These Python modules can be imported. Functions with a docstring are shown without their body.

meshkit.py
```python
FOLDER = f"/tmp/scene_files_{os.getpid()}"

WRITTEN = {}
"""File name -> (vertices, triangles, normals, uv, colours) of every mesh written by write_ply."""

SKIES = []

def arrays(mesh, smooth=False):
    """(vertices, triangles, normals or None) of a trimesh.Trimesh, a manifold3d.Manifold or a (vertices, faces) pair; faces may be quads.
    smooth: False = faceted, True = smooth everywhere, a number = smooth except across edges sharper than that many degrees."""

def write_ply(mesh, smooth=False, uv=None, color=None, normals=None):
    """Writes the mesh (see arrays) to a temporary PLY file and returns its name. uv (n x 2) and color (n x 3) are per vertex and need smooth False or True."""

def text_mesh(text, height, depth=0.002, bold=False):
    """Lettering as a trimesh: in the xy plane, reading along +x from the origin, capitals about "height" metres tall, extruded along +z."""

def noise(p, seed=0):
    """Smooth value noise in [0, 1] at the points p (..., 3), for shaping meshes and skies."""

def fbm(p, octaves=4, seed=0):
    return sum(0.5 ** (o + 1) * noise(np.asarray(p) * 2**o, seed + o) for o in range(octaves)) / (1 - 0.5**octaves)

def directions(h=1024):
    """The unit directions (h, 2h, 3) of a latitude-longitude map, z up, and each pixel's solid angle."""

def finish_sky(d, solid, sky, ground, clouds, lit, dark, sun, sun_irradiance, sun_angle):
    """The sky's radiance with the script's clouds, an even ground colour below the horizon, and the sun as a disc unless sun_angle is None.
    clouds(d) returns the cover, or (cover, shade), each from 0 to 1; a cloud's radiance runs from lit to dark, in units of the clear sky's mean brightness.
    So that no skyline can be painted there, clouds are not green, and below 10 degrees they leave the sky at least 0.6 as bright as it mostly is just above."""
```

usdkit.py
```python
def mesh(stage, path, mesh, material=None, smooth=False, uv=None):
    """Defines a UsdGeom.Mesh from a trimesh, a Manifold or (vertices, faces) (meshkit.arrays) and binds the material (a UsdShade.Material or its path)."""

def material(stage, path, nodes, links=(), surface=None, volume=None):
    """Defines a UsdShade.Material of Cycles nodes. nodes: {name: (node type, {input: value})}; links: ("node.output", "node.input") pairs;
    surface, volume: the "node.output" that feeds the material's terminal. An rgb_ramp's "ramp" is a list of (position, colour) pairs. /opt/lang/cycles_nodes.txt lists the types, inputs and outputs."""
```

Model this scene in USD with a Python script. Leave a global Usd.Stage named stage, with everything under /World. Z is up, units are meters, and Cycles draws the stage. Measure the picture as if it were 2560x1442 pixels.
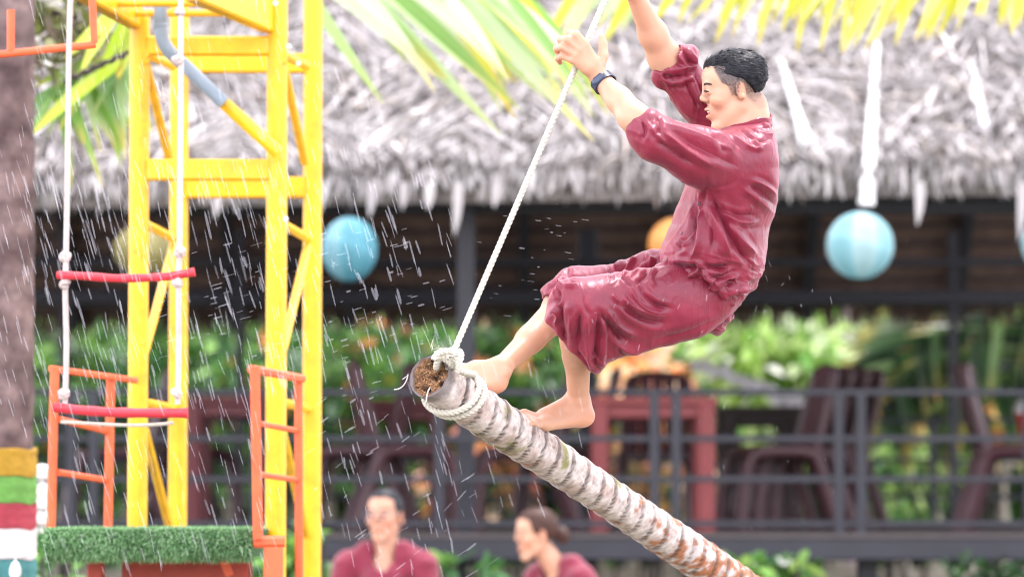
import math
import numpy as np
import trimesh
import meshkit
import usdkit
from pxr import Usd, UsdGeom, UsdLux, UsdShade, Gf, Sdf, Vt

stage = Usd.Stage.CreateInMemory()
UsdGeom.SetStageUpAxis(stage, "Z")
UsdGeom.SetStageMetersPerUnit(stage, 1.0)
world = UsdGeom.Xform.Define(stage, "/World")
stage.SetDefaultPrim(world.GetPrim())
UsdGeom.Scope.Define(stage, "/World/Looks")
rng = np.random.default_rng(11)

# ---------------------------------------------------------------- camera, sky, sun, exposure
FPX = 9600.0                                   # focal length in pixels of the 2560 wide photograph
CAM = np.array([0.0, 0.0, 1.5])
PITCH = math.atan2(1250 - 721, FPX)
RIGHT = np.array([1.0, 0, 0])
FWD = np.array([0, math.cos(PITCH), math.sin(PITCH)])
UP = np.array([0, -math.sin(PITCH), math.cos(PITCH)])
EXPOSURE = 1.62
cam = UsdGeom.Camera.Define(stage, "/World/camera")
cam.AddTranslateOp().Set(Gf.Vec3d(*CAM))
cam.AddRotateXOp().Set(90 + math.degrees(PITCH))
cam.CreateHorizontalApertureAttr(36.0)
cam.CreateVerticalApertureAttr(36.0 * 576 / 1024)
cam.CreateFocalLengthAttr(135.0)
cam.CreateFStopAttr(2.8)
cam.CreateFocusDistanceAttr(9.75)
cam.CreateClippingRangeAttr(Gf.Vec2f(0.1, 500))
cam.CreateExposureAttr(EXPOSURE)

SUN = np.array([0.30, 0.16, 0.94]); SUN /= np.linalg.norm(SUN)
sun_el, sun_rot = math.asin(SUN[2]), math.atan2(SUN[0], SUN[1])
usdkit.material(stage, "/World/Looks/sky", {
    "sky": ("sky_texture", {"sky_type": "single_scattering", "sun_disc": False, "sun_elevation": sun_el, "sun_rotation": sun_rot, "aerosol_density": 2.0}),
    "tc": ("texture_coordinate", {}),
    "n": ("noise_texture", {"scale": 2.2, "detail": 5.0, "roughness": 0.55}),
    "r": ("rgb_ramp", {"ramp": [(0.25, (0.55, 0.55, 0.55)), (0.6, (0.92, 0.92, 0.92))]}),
    "m": ("mix", {"color2": (12.2, 11.8, 12.7)}),
    "bg": ("background_shader", {"strength": 0.1})},
    [("tc.generated", "n.vector"), ("n.fac", "r.fac"), ("r.color", "m.fac"), ("sky.color", "m.color1"), ("m.color", "bg.color")], surface="bg.background")
dome = UsdLux.DomeLight.Define(stage, "/World/sky")
UsdShade.MaterialBindingAPI.Apply(dome.GetPrim()).Bind(UsdShade.Material.Get(stage, "/World/Looks/sky"))
dome.GetPrim().SetCustomDataByKey("kind", "structure")
sun = UsdLux.DistantLight.Define(stage, "/World/sun")
sun.CreateIntensityAttr(0.4)
sun.CreateAngleAttr(14.0)
sun.CreateNormalizeAttr(True) if hasattr(sun, "CreateNormalizeAttr") else None
sun.GetPrim().CreateAttribute("inputs:normalize", Sdf.ValueTypeNames.Bool).Set(True)
sun.CreateColorAttr(Gf.Vec3f(1.0, 0.955, 0.94))
zq = Gf.Rotation(Gf.Vec3d(0, 0, 1), Gf.Vec3d(*SUN.tolist()))
sun.AddTransformOp().Set(Gf.Matrix4d().SetRotate(zq))


def P(px, py, d):
    """World point(s) seen at pixel (px, py) of the 2560x1442 photograph at distance d along the view axis."""
    px, py, d = (np.asarray(a, float) for a in (px, py, d))
    px, py, d = np.broadcast_arrays(px, py, d)
    return CAM + d[..., None] * (FWD + RIGHT * ((px - 1280) / FPX)[..., None] + UP * ((721 - py) / FPX)[..., None])


# ---------------------------------------------------------------- names, things, parts
used = {}


def numbered(path):
    n = used.get(path, -1) + 1
    used[path] = n
    return path if n == 0 else f"{path}_{n:03d}"


def describe(prim, label=None, cat=None, group=None, kind=None):
    for k, v in (("label", label), ("category", cat), ("group", group), ("kind", kind)):
        if v:
            prim.SetCustomDataByKey(k, v)
    return prim


class Thing:
    def __init__(self, name, label, cat, base=(0, 0, 0), group=None, kind=None, rotz=0.0):
        self.path = numbered("/World/" + name)
        self.name = name
        self.base = np.asarray(base, float)
        self.x = UsdGeom.Xform.Define(stage, self.path)
        self.x.AddTranslateOp().Set(Gf.Vec3d(*self.base.tolist()))
        self.x.AddRotateZOp().Set(rotz)
        self.prim = self.x.GetPrim()
        self.data = dict(label=label, cat=cat, group=group, kind=kind)
        describe(self.prim, **self.data)

    def copy(self, base, rotz=0.0, label=None, group=None, scale=None):
        t = Thing(self.name, label or self.data["label"], self.data["cat"], base, group or self.data["group"], self.data["kind"], rotz)
        if scale:
            t.x.AddScaleOp().Set(Gf.Vec3f(scale, scale, scale))
        t.prim.GetReferences().AddInternalReference(Sdf.Path(self.path))
        t.prim.SetInstanceable(True)
        return t


def raw_mesh(path, v, f, mat, normals=None, col=None):
    m = UsdGeom.Mesh.Define(stage, path)
    m.CreatePointsAttr(Vt.Vec3fArray.FromNumpy(np.ascontiguousarray(v, np.float32)))
    f = np.asarray(f)
    m.CreateFaceVertexCountsAttr(Vt.IntArray.FromNumpy(np.full(len(f), f.shape[1], np.int32)))
    m.CreateFaceVertexIndicesAttr(Vt.IntArray.FromNumpy(f.astype(np.int32).ravel()))
    m.CreateSubdivisionSchemeAttr("none")
    if normals is not None:
        m.CreateNormalsAttr(Vt.Vec3fArray.FromNumpy(np.ascontiguousarray(normals, np.float32)))
        m.SetNormalsInterpolation("vertex")
    if col is not None:
        UsdGeom.PrimvarsAPI(m).CreatePrimvar("col", Sdf.ValueTypeNames.Color3fArray, "vertex").Set(Vt.Vec3fArray.FromNumpy(np.ascontiguousarray(col, np.float32)))
    UsdShade.MaterialBindingAPI.Apply(m.GetPrim()).Bind(mat)
    return m


class Part:
    def __init__(self, path, base):
        self.path, self.base = path, base


def part(parent, name, mesh, mat, smooth=30, col=None, label=None, kind=None):
    """One Mesh prim under a thing or part; the mesh's vertices are in world coordinates (or local ones where the thing's base is 0)."""
    path = numbered(f"{parent.path}/{name}")
    if isinstance(mesh, trimesh.Trimesh):
        v, f = np.array(mesh.vertices), np.array(mesh.faces)
    else:
        v, f = mesh
    v = np.asarray(v, float) - parent.base
    if f.shape[1] == 4 and smooth is not False:
        f = np.vstack([f[:, [0, 1, 2]], f[:, [0, 2, 3]]])
    n = None
    if smooth is not False:
        if col is not None:
            smooth = True
        v, f, n = meshkit.arrays((v, f), smooth)
    m = raw_mesh(path, v, f, mat, n, col)
    describe(m.GetPrim(), label=label, kind=kind)
    return Part(path, parent.base)


def single(name, mesh, mat, label=None, cat=None, kind=None, smooth=30, col=None, group=None):
    path = numbered("/World/" + name)
    v, f = (np.array(mesh.vertices), np.array(mesh.faces)) if isinstance(mesh, trimesh.Trimesh) else mesh
    n = None
    if smooth is not False:
        v, f, n = meshkit.arrays((v, f), True if col is not None else smooth)
    m = raw_mesh(path, v, f, mat, n, col)
    describe(m.GetPrim(), label, cat, group, kind)
    return m


# ---------------------------------------------------------------- materials
def L(name):
    return f"/World/Looks/{name}"


def paint(name, c, rough=0.5, var=0.25, scale=9.0, spec=0.5, bump=0.0, bscale=60.0, c2=None, coat=0.0, metallic=0.0, chip=None):
    """Principled with noise-varied colour (wear, dirt) and optional fine relief."""
    c = np.asarray(c, float)
    d = c * (1 - var) if c2 is None else np.asarray(c2, float)
    nodes = {"tc": ("texture_coordinate", {}), "n": ("noise_texture", {"scale": scale, "detail": 6.0, "roughness": 0.6}),
             "r": ("rgb_ramp", {"ramp": ([(0.25, chip), (0.30, d), (0.62, c)] if chip else [(0.3, d), (0.62, c)])}),
             "p": ("principled_bsdf", {"roughness": rough, "specular_ior_level": spec, "coat_weight": coat, "metallic": metallic})}
    links = [("tc.object", "n.vector"), ("n.fac", "r.fac"), ("r.color", "p.base_color")]
    if bump:
        nodes["n2"] = ("noise_texture", {"scale": bscale, "detail": 4.0})
        nodes["b"] = ("bump", {"strength": bump, "distance": 0.01})
        links += [("tc.object", "n2.vector"), ("n2.fac", "b.height"), ("b.normal", "p.normal")]
    return usdkit.material(stage, L(name), nodes, links, surface="p.BSDF")


def vcol(name, rough=0.6, spec=0.4, translucent=0.0, sss=0.0, bump=0.0, bscale=200.0, sheen=0.0, nvar=0.0, nscale=40.0):
    nodes = {"a": ("attribute", {"attribute": "col"}), "p": ("principled_bsdf", {"roughness": rough, "specular_ior_level": spec, "sheen_weight": sheen})}
    links, src = [], "a.color"
    if nvar:
        nodes["tc"] = ("texture_coordinate", {})
        nodes["nv"] = ("noise_texture", {"scale": nscale, "detail": 5.0})
        nodes["rv"] = ("rgb_ramp", {"ramp": [(0.3, (1 - nvar,) * 3), (0.65, (1, 1, 1))]})
        nodes["mx"] = ("mix", {"mix_type": "multiply", "fac": 1.0})
        links += [("tc.object", "nv.vector"), ("nv.fac", "rv.fac"), (src, "mx.color1"), ("rv.color", "mx.color2")]
        src = "mx.color"
    links.append((src, "p.base_color"))
    if sss:
        nodes["p"][1].update({"subsurface_weight": sss, "subsurface_scale": 0.012, "subsurface_radius": (1.0, 0.35, 0.2)})
    if bump:
        nodes.setdefault("tc", ("texture_coordinate", {}))
        nodes["n2"] = ("noise_texture", {"scale": bscale, "detail": 4.0})
        nodes["b"] = ("bump", {"strength": bump, "distance": 0.004})
        links += [("tc.object", "n2.vector"), ("n2.fac", "b.height"), ("b.normal", "p.normal")]
    out = "p.BSDF"
    if translucent:
        nodes["t"] = ("translucent_bsdf", {})
        nodes["m"] = ("mix_closure", {"fac": translucent})
        links += [(src, "t.color"), ("p.BSDF", "m.closure1"), ("t.BSDF", "m.closure2")]
        out = "m.closure"
    return usdkit.material(stage, L(name), nodes, links, surface=out)


M_leaf = vcol("leaf", rough=0.34, spec=0.6, translucent=0.45)
M_thatch = vcol("dry_leaf", rough=0.75, spec=0.25, translucent=0.12)
M_skin = vcol("skin", rough=0.42, spec=0.45, sss=0.15, bump=0.08, bscale=500.0)
M_log = vcol("palm_bark", rough=0.7, spec=0.3, bump=0.5, bscale=140.0, nvar=0.35, nscale=55.0)
M_pith = vcol("log_pith", rough=0.9, spec=0.15)
M_cloth_far = vcol("cotton", rough=0.75, spec=0.2, sheen=0.3, nvar=0.2, nscale=30.0)
M_rope = paint("rope_fibre", (0.66, 0.63, 0.55), 0.8, 0.18, 120.0, 0.2, 0.4, 400.0)
M_rope2 = paint("rope_pale", (0.56, 0.48, 0.46), 0.85, 0.15, 40.0, 0.2, 0.3, 300.0)
M_yellow = paint("yellow_paint", (0.84, 0.47, 0.012), 0.32, 0.25, 13.0, 0.5, 0.08, 40.0, chip=(0.30, 0.12, 0.02))
M_orange = paint("orange_paint", (0.78, 0.13, 0.045), 0.42, 0.25, 14.0, 0.5, 0.08, 40.0, chip=(0.20, 0.06, 0.03))
M_redpaint = paint("red_paint", (0.60, 0.035, 0.055), 0.40, 0.2, 14.0, 0.5, 0.1, 60.0)
M_redplank = paint("red_plank", (0.42, 0.055, 0.03), 0.55, 0.3, 7.0)
M_pvc = paint("grey_pvc", (0.22, 0.28, 0.34), 0.4, 0.12, 10.0)
M_black = paint("black_steel", (0.014, 0.015, 0.023), 0.5, 0.3, 6.0)
M_darkwood = paint("dark_wood", (0.05, 0.036, 0.034), 0.65, 0.4, 8.0, 0.35)
M_under = paint("roof_underside", (0.24, 0.165, 0.135), 0.9, 0.45, 12.0, 0.1)
M_slab = paint("thatch_bed", (0.20, 0.18, 0.17), 0.95, 0.5, 14.0, 0.1)
M_deck = paint("deck_board", (0.055, 0.045, 0.045), 0.5, 0.35, 9.0)
M_maroonplastic = paint("maroon_plastic", (0.066, 0.026, 0.032), 0.36, 0.25, 5.0)
M_tablered = paint("table_red", (0.27, 0.050, 0.052), 0.45, 0.2, 6.0)
M_tabledark = paint("table_maroon", (0.13, 0.022, 0.028), 0.45, 0.25, 6.0)
M_cream = paint("cream_stone", (0.33, 0.31, 0.26), 0.8, 0.25, 6.0, 0.3)
M_ground = paint("ground_earth", (0.14, 0.13, 0.09), 0.9, 0.4, 1.5, 0.2)
M_bin = paint("red_plastic", (0.62, 0.03, 0.02), 0.35, 0.12, 6.0)
M_white = paint("white_plastic", (0.78, 0.78, 0.78), 0.4, 0.08, 9.0)
M_branch = paint("weathered_wood", (0.78, 0.76, 0.78), 0.85, 0.5, 14.0, 0.2, 0.5, 30.0)
M_trunk = vcol("trunk_bark", rough=0.85, spec=0.2, bump=0.8, bscale=28.0, nvar=0.45, nscale=24.0)
M_turf = vcol("turf_fibre", rough=0.7, spec=0.2, translucent=0.15)
M_turfbase = paint("turf_base", (0.05, 0.11, 0.05), 0.9, 0.3, 30.0, 0.1)
M_watch = paint("watch_band", (0.012, 0.02, 0.05), 0.4, 0.2, 20.0)
M_watchface = paint("watch_face", (0.03, 0.045, 0.085), 0.15, 0.1, 20.0, 0.6)
M_hair = vcol("hair", rough=0.45, spec=0.22)
M_eye = paint("eye_dark", (0.012, 0.008, 0.007), 0.15, 0.1, 50.0)
M_eyewhite = paint("eye_white", (0.65, 0.6, 0.57), 0.2, 0.05, 50.0)
M_tooth = paint("teeth", (0.75, 0.72, 0.66), 0.25, 0.05, 50.0)
M_button = paint("shirt_button", (0.10, 0.03, 0.045), 0.25, 0.1, 50.0)
M_navy = paint("navy_cloth", (0.012, 0.014, 0.06), 0.8, 0.2, 10.0)
M_satin = usdkit.material(stage, L("maroon_satin"), {
    "tc": ("texture_coordinate", {}),
    "n": ("noise_texture", {"scale": 9.0, "detail": 4.0, "roughness": 0.6, "distortion": 0.4}),
    "mp": ("mapping", {"scale": (34.0, 16.0, 11.0), "rotation": (0.0, 0.55, 0.0)}),
    "nf": ("noise_texture", {"scale": 1.0, "detail": 3.0, "roughness": 0.5, "type": "ridged_multifractal", "offset": 0.9, "gain": 2.0, "distortion": 0.6}),
    "r": ("rgb_ramp", {"ramp": [(0.30, (0.128, 0.007, 0.020)), (0.65, (0.205, 0.013, 0.034))]}),
    "ro": ("rgb_ramp", {"ramp": [(0.35, (0.36, 0.36, 0.36)), (0.65, (0.48, 0.48, 0.48))]}),
    "b": ("bump", {"strength": 0.22, "distance": 0.004}),
    "p": ("principled_bsdf", {"specular_ior_level": 0.60, "sheen_weight": 0.12, "sheen_roughness": 0.45, "sheen_tint": (1.0, 0.72, 0.85), "specular_tint": (1.0, 0.80, 0.90)})},
    [("tc.object", "n.vector"), ("tc.object", "mp.vector"), ("mp.vector", "nf.vector"), ("n.fac", "r.fac"), ("n.fac", "ro.fac"), ("r.color", "p.base_color"), ("ro.color", "p.roughness"),
     ("nf.fac", "b.height"), ("b.normal", "p.normal")], surface="p.BSDF")
M_water = usdkit.material(stage, L("falling_water"), {
    "t": ("transparent_bsdf", {}), "d": ("principled_bsdf", {"base_color": (0.62, 0.62, 0.68), "roughness": 0.15, "specular_ior_level": 0.6}), "tl": ("translucent_bsdf", {"color": (0.7, 0.7, 0.76)}),
    "g": ("geometry", {}), "r": ("rgb_ramp", {"ramp": [(0.0, (0.04, 0.04, 0.04)), (0.5, (0.13, 0.13, 0.13)), (0.85, (0.26, 0.26, 0.26)), (1.0, (0.5, 0.5, 0.5))]}),
    "m0": ("mix_closure", {"fac": 0.5}), "m": ("mix_closure", {})},
    [("d.BSDF", "m0.closure1"), ("tl.BSDF", "m0.closure2"), ("g.random_per_island", "r.fac"), ("r.color", "m.fac"), ("t.BSDF", "m.closure1"), ("m0.closure", "m.closure2")], surface="m.closure")


def lantern_mat(name):
    return vcol(name, rough=0.6, spec=0.25, translucent=0.5)


M_paper = lantern_mat("lantern_paper")


# ---------------------------------------------------------------- mesh helpers
def cat(*ms):
    vs, fs, o = [], [], 0
    for m in ms:
        v, f = (m.vertices, m.faces) if isinstance(m, trimesh.Trimesh) else m
        f = np.asarray(f)
        if f.shape[1] == 4:
            f = np.vstack([f[:, [0, 1, 2]], f[:, [0, 2, 3]]])
        vs.append(np.asarray(v)); fs.append(f + o); o += len(v)
    return np.vstack(vs), np.vstack(fs)


def norm(a):
    a = np.asarray(a, float)
    return a / np.maximum(np.linalg.norm(a, axis=-1, keepdims=True), 1e-12)


def smooth_path(pts, n):
    pts = np.asarray(pts, float)
    if len(pts) == 2:
        return pts[0] + np.linspace(0, 1, n)[:, None] * (pts[1] - pts[0])
    from scipy.interpolate import CubicSpline, PchipInterpolator
    t = np.r_[0, np.cumsum(np.linalg.norm(np.diff(pts, axis=0), axis=1))]
    return CubicSpline(t, pts)(np.linspace(0, t[-1], n)) if len(pts) < 5 else PchipInterpolator(t, pts)(np.linspace(0, t[-1], n))


def tube(pts, r, n=12, caps=True):
    pts = np.asarray(pts, float)
    r = np.broadcast_to(np.asarray(r, float), (len(pts),))
    tan = norm(np.gradient(pts, axis=0))
    ref = np.array([0, 0, 1.0]) if abs(tan[:, 2]).mean() < 0.9 else np.array([1.0, 0, 0])
    a = norm(np.cross(tan, ref)); b = np.cross(tan, a)
    th = np.linspace(0, 2 * np.pi, n, endpoint=False)
    v = pts[:, None] + r[:, None, None] * (np.cos(th)[None, :, None] * a[:, None] + np.sin(th)[None, :, None] * b[:, None])
    m = len(pts)
    i, j = np.meshgrid(np.arange(m - 1), np.arange(n), indexing="ij")
    jn = (j + 1) % n
    q = np.stack([i * n + j, (i + 1) * n + j, (i + 1) * n + jn, i * n + jn], -1).reshape(-1, 4)
    f = np.vstack([q[:, [0, 1, 2]], q[:, [0, 2, 3]]])
    v = v.reshape(-1, 3)
    if caps:
        c0, c1 = len(v), len(v) + 1
        v = np.vstack([v, pts[:1], pts[-1:]])
        k = np.arange(n)
        f = np.vstack([f, np.stack([np.full(n, c0), k, (k + 1) % n], 1), np.stack([np.full(n, c1), (m - 1) * n + (k + 1) % n, (m - 1) * n + k], 1)])
    return v, f[:, ::-1]


def bar(a, b, w, h, up=(0, 0, 1), cham=0.12):
    """Chamfered box bar from a to b: w across, h along up."""
    a, b = np.asarray(a, float), np.asarray(b, float)
    t = norm(b - a); s = norm(np.cross(t, up)); u = np.cross(s, t)
    c = cham * min(w, h)
    prof = np.array([(-w / 2 + c, -h / 2), (w / 2 - c, -h / 2), (w / 2, -h / 2 + c), (w / 2, h / 2 - c), (w / 2 - c, h / 2), (-w / 2 + c, h / 2), (-w / 2, h / 2 - c), (-w / 2, -h / 2 + c)])
    ring = prof[:, :1] * s + prof[:, 1:] * u
    v = np.vstack([a + ring, b + ring, a[None], b[None]])
    k = np.arange(8); kn = (k + 1) % 8
    f = np.vstack([np.stack([k, kn, kn + 8], 1), np.stack([k, kn + 8, k + 8], 1), np.stack([np.full(8, 16), kn, k], 1), np.stack([np.full(8, 17), k + 8, kn + 8], 1)])
    tm = trimesh.Trimesh(v, f, process=False)
    if tm.volume < 0:
        f = f[:, ::-1]
    return v, f


def lathe(prof, n=24):
    """prof: (r, z) pairs; closed mesh round z."""
    prof = np.asarray(prof, float)
    th = np.linspace(0, 2 * np.pi, n, endpoint=False)
    v = np.stack([prof[:, :1] * np.cos(th), prof[:, :1] * np.sin(th), np.repeat(prof[:, 1:], n, 1)], -1).reshape(-1, 3)
    m = len(prof)
    i, j = np.meshgrid(np.arange(m - 1), np.arange(n), indexing="ij")
    jn = (j + 1) % n
    q = np.stack([i * n + j, i * n + jn, (i + 1) * n + jn, (i + 1) * n + j], -1).reshape(-1, 4)
    f = np.vstack([q[:, [0, 1, 2]], q[:, [0, 2, 3]]])
    c0, c1 = len(v), len(v) + 1
    v = np.vstack([v, [[0, 0, prof[0, 1]], [0, 0, prof[-1, 1]]]])
    k = np.arange(n)
    f = np.vstack([f, np.stack([np.full(n, c0), (k + 1) % n, k], 1), np.stack([np.full(n, c1), (m - 1) * n + k, (m - 1) * n + (k + 1) % n], 1)])
    return v, f


def ribbons(pos, dirs, nrm, length, width, col, bend=None, seg=4, taper=0.25, fold=0.0, base=0.35):
    """Leaf blades: curved strips, narrow at base and tip, folded along the midrib. All arguments per blade."""
    pos, dirs, nrm = np.atleast_2d(pos), norm(np.atleast_2d(dirs)), norm(np.atleast_2d(nrm))
    n = len(pos)
    length = np.broadcast_to(length, (n,)).astype(float); width = np.broadcast_to(width, (n,)).astype(float)
    side = norm(np.cross(dirs, nrm)); nr = np.cross(side, dirs)
    t = np.linspace(0, 1, seg + 1)
    prof = np.where(t < taper, base + (1 - base) * np.sin(0.5 * np.pi * t / taper), np.cos(0.5 * np.pi * np.clip((t - taper) / (1 - taper), 0, 1)) ** 0.75)
    prof[-1] = 0.04
    bend = np.zeros((n, 3)) if bend is None else np.broadcast_to(bend, (n, 3))
    c = pos[:, None] + dirs[:, None] * (length[:, None, None] * t[None, :, None]) + bend[:, None] * (length[:, None, None] * (t ** 2)[None, :, None])
    w = 0.5 * width[:, None] * prof[None]
    if fold:
        lift = fold * w
        v = np.stack([c - side[:, None] * w[..., None] + nr[:, None] * lift[..., None], c, c + side[:, None] * w[..., None] + nr[:, None] * lift[..., None]], 2)
        k = 3
    else:
        v = np.stack([c - side[:, None] * w[..., None], c + side[:, None] * w[..., None]], 2)
        k = 2
    m = (seg + 1) * k
    fs = []
    for s in range(seg):
        for q in range(k - 1):
            a0 = s * k + q
            fs += [(a0, a0 + 1, a0 + k + 1), (a0, a0 + k + 1, a0 + k)]
    f = (np.arange(n)[:, None, None] * m + np.array(fs)[None]).reshape(-1, 3)
    return v.reshape(-1, 3), f, np.repeat(np.broadcast_to(col, (n, 3)), m, 0)


def rand_dirs(n):
    return norm(rng.normal(size=(n, 3)))


def mixcol(n, cols, p=None, jit=0.15):
    cols = np.asarray(cols, float)
    c = cols[rng.choice(len(cols), n, p=p)]
    return np.clip(c * (1 + jit * rng.normal(size=(n, 1))), 0.004, 0.95)


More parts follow.
